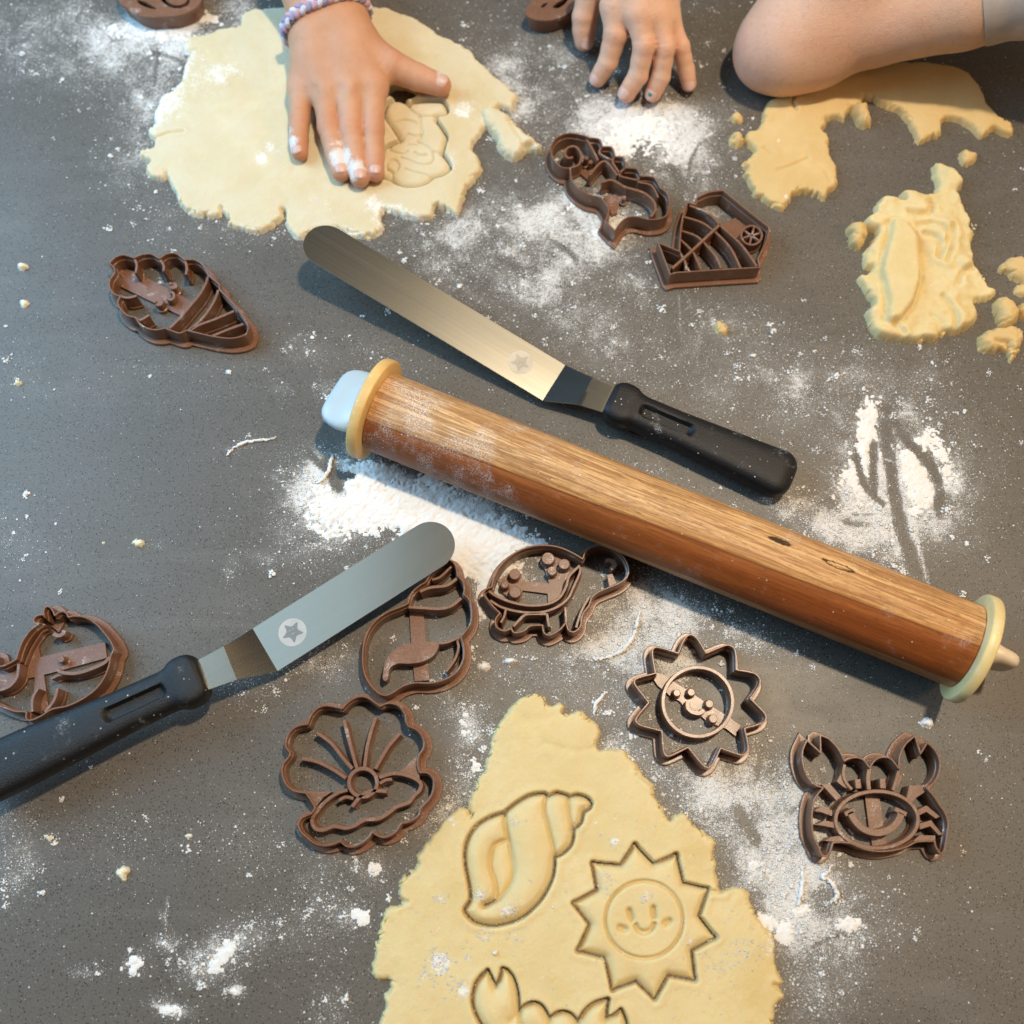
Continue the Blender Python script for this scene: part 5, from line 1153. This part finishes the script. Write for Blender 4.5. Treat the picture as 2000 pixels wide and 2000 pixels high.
# ------------------------------------------------------------------ loose flour: a heap, clumps and thousands of grains
def flour_heap(label, blobs, hmax, seed, thr=.34):
    if seed > 125: blobs = [(x, y, rx*1.15, ry*1.15, a, k*.84) for x, y, rx, ry, a, k in blobs]
    c = [P([(x, y)])[0] for x, y, *_ in blobs]; c = np.array(c); R_ = max(b[2] for b in blobs)*.32
    X, Y = field(c.min(0) - R_ - 6, c.max(0) + R_ + 6, .6)
    u, v = unP(X.ravel(), Y.ravel()); d = np.zeros(u.shape)
    for x, y, rx, ry, a, k in blobs:
        ca, sa = math.cos(R(a)), math.sin(R(a)); p = ((u-x)*ca + (v-y)*sa)/rx; q = (-(u-x)*sa + (v-y)*ca)/ry
        d = 1 - (1-d)*(1 - k*np.exp(-(p*p+q*q)))
    for pts, wd in WIPES:
        t = seg_dist(u, v, spline(pts, False, 6), False); d *= 1 - np.exp(-(t/(wd*1.35))**2.4)
    d = d.reshape(X.shape)
    n = fbm(X, Y, 14, 4, seed)*.42 + fbm(X, Y, 3.4, 3, seed+1)*.50 + fbm(X, Y, 1.3, 2, seed+2)*.42
    amp = np.clip(d*2.2, 0, 1)
    H = (d - thr - .04 + n*(1.15 - .9*d)*amp) * hmax + amp*(.26*fbm(X, Y, 1.7, 3, seed+3) + .5*np.clip(fbm(X, Y, 5, 3, seed+4), 0, 1))
    H = np.where(d > .2, H, -1)
    H = np.where((H > .10) & (surf_height(np.c_[X.ravel(), Y.ravel()]).reshape(X.shape) < .3), H, -1)
    o, _ = field_mesh('flour_heap', X, Y, H, M_FLOUR); HF.pop()
    return tag(o, label, 'flour', kind='stuff')
flour_heap('white heap of flour spread left of the rolling pin', [(710,985,100,52,10,.8),(640,1010,45,55,0,.48),(830,1000,115,52,24,.75),(950,1070,75,55,30,.75),(900,1060,60,60,0,.7),(945,1165,16,50,8,.8),(730,925,50,28,20,.45),(860,940,70,26,22,.42),(1010,1040,70,22,24,.4)], 2.2, 101, .36)
flour_heap('patch of flour behind the seahorse cutter', [(1255,255,80,42,5,.8),(1200,285,60,40,0,.5),(1310,300,45,40,0,.42),(1180,455,45,26,0,.68),(1110,400,30,40,0,.42)], 1.3, 111, .5)
flour_heap('flour patch with finger trails drawn through it at the right', [(1695,900,38,85,8,.9),(1790,930,42,85,-14,1),(1835,880,30,70,-20,.7),(1650,960,50,40,0,.45),(1750,1040,20,60,-15,.5),(1850,960,22,50,0,.5),(1700,820,22,50,8,.75)], 1.3, 121, .5)
flour_heap('flour lumps beside the right side of the near dough', [(1500,1800,36,18,20,.9),(1535,1825,22,24,0,.9),(1655,1808,30,18,0,.85),(1660,1845,30,12,10,.8),(1480,1690,30,16,40,.6),(1625,1860,14,14,0,.7),(1470,1600,16,30,10,.6),(1560,1780,24,12,-20,.7)], 1.9, 131, .52)
flour_heap('scattered flour smears at the lower left of the worktop', [(440,1855,40,16,-40,.85),(430,1880,40,16,-30,.8),(262,1878,15,12,0,1),(258,1898,20,8,15,.8),(330,1975,26,9,18,.9),(345,1972,14,12,0,.8),(322,1845,10,9,0,.9),(460,1938,9,9,0,.9)], 1.1, 141, .58)
flour_heap('flour clots between the clam cutter and the near dough', [(728,1695,18,16,0,.95),(700,1790,26,10,35,.85),(712,1785,16,14,0,.8),(905,1420,14,30,10,.7),(930,1490,18,22,0,.7),(870,1590,26,14,20,.5),(1240,1440,18,8,0,.7)], 1.3, 151, .54)
flour_heap('flour smeared around the face down cutter at top left', [(240,60,40,24,20,.6),(330,70,60,16,0,.6),(420,40,50,16,10,.55),(300,110,40,24,0,.5)], 1.2, 161, .45)

def grains(name, label, pts, sizes, z, mat_, seed, flat=1.0):
    g = np.random.default_rng(seed); n = len(pts)
    base = np.array([(1, 0, 0), (-1, 0, 0), (0, 1, 0), (0, -1, 0), (0, 0, 1), (0, 0, -1)], float)
    tri = np.array([(0, 2, 4), (2, 1, 4), (1, 3, 4), (3, 0, 4), (2, 0, 5), (1, 2, 5), (3, 1, 5), (0, 3, 5)])
    B = base[None] * g.uniform(.7, 1.3, (n, 6, 1)) * np.stack([np.ones(n), g.uniform(.55, 1, n), g.uniform(.24, .42, n)*flat], -1)[:, None]
    a = g.uniform(0, 2*np.pi, n); c, s = np.cos(a)[:, None], np.sin(a)[:, None]
    x = B[..., 0]*c - B[..., 1]*s; y = B[..., 0]*s + B[..., 1]*c
    sz = sizes[:, None]
    V = np.stack([x*sz + pts[:, :1], y*sz + pts[:, 1:2], B[..., 2]*sz + (z + sizes*.22)[:, None]], -1)
    F = (np.arange(n)[:, None, None]*6 + tri[None]).reshape(-1, 3)
    o = mesh_obj(name, V.reshape(-1, 3), F, mat_, angle=0, origin=(0, 0, 0))
    return tag(o, label, 'flour', kind='stuff')
g = np.random.default_rng(5)
# on the worktop, thick where the film is thick
want = 105000
u = g.uniform(-30, 2030, 900000); v = g.uniform(-20, 2020, 900000)
d = density(u, v); keep = g.uniform(0, 1, len(u)) < (d**1.25)*.6 + .005
u, v, d = u[keep], v[keep], d[keep]
if len(u) > want: q = g.choice(len(u), want, replace=False); u, v, d = u[q], v[q], d[q]
p = P(np.c_[u, v]); sz = .20 + .20*g.pareto(3.2, len(u)); sz = np.minimum(sz, 1.05) * (.8 + .4*d)
zt = surf_height(p); k_ = (zt < .3) | (g.uniform(0, 1, len(p)) < .03); p, sz, zt = p[k_], sz[k_], np.maximum(zt[k_], 0)
grains('flour_grains', 'fine flour grains scattered over the worktop', p, sz, np.where(zt > .3, zt - .1, 0), M_FLOUR, 6)
# clumps: bigger crumbs gathered in little clusters
k = 900; u = g.uniform(0, 2000, 60000); v = g.uniform(0, 2000, 60000); d = density(u, v)
ok = g.uniform(0, 1, 60000) < d**1.1 * .12 + .0014; u, v = u[ok][:k], v[ok][:k]
pc_ = P(np.c_[u, v]); pts = []; szs = []
for q in pc_:
    m_ = g.integers(4, 22); r_ = g.uniform(.8, 2.6)
    pts.append(q + g.normal(0, r_*.5, (m_, 2))); szs.append(g.uniform(.3, 1.0, m_) * (1.35 if g.random() < .22 else .8))
pts = np.vstack(pts); szs = np.concatenate(szs); k_ = surf_height(pts) < .3; pts, szs = pts[k_], szs[k_]
grains('flour_clumps', 'small clumps of flour scattered over the worktop', pts, szs, np.full(len(pts), .0), M_FLOUR, 8)
# grains resting on the near dough
D2 = [(860,1880,34,1),(830,1905,22,.7),(915,1870,16,.8),(945,1830,18,.7),(860,1755,16,.85),(905,1935,26,.9),(1010,1830,20,.5),(1450,1860,40,.55),(1400,1870,40,.45),(1500,1850,30,.5),(1200,1645,12,.9),(940,1750,20,.9),(990,1778,28,.9),(1185,1715,22,.7),(1260,1750,18,.7),(1330,1815,20,.4),(1010,1605,14,.7)]
pp = []
for x, y, r_, kk in D2:
    n_ = int(60*kk*(r_/22)**1.5); pp.append(np.c_[g.normal(x, r_*.5, n_), g.normal(y, r_*.5, n_)])
pp.append(np.c_[g.uniform(800, 1480, 260), g.uniform(1560, 1990, 260)])
pp = np.vstack(pp); pp = pp[(pp[:, 0] > 780) & (pp[:, 0] < 1500) & (pp[:, 1] > 1540)]
q = P(pp, 5.2); s_ = g.uniform(.2, .62, len(q))
grains('flour_specks', 'white flour specks lying on the near rolled dough', q, s_, surf_height(q) - .10, M_FLOUR, 9, .35)
# ------------------------------------------------------------------ tidy helper properties
for ob in bpy.data.objects:
    if '_o' in ob: del ob['_o']
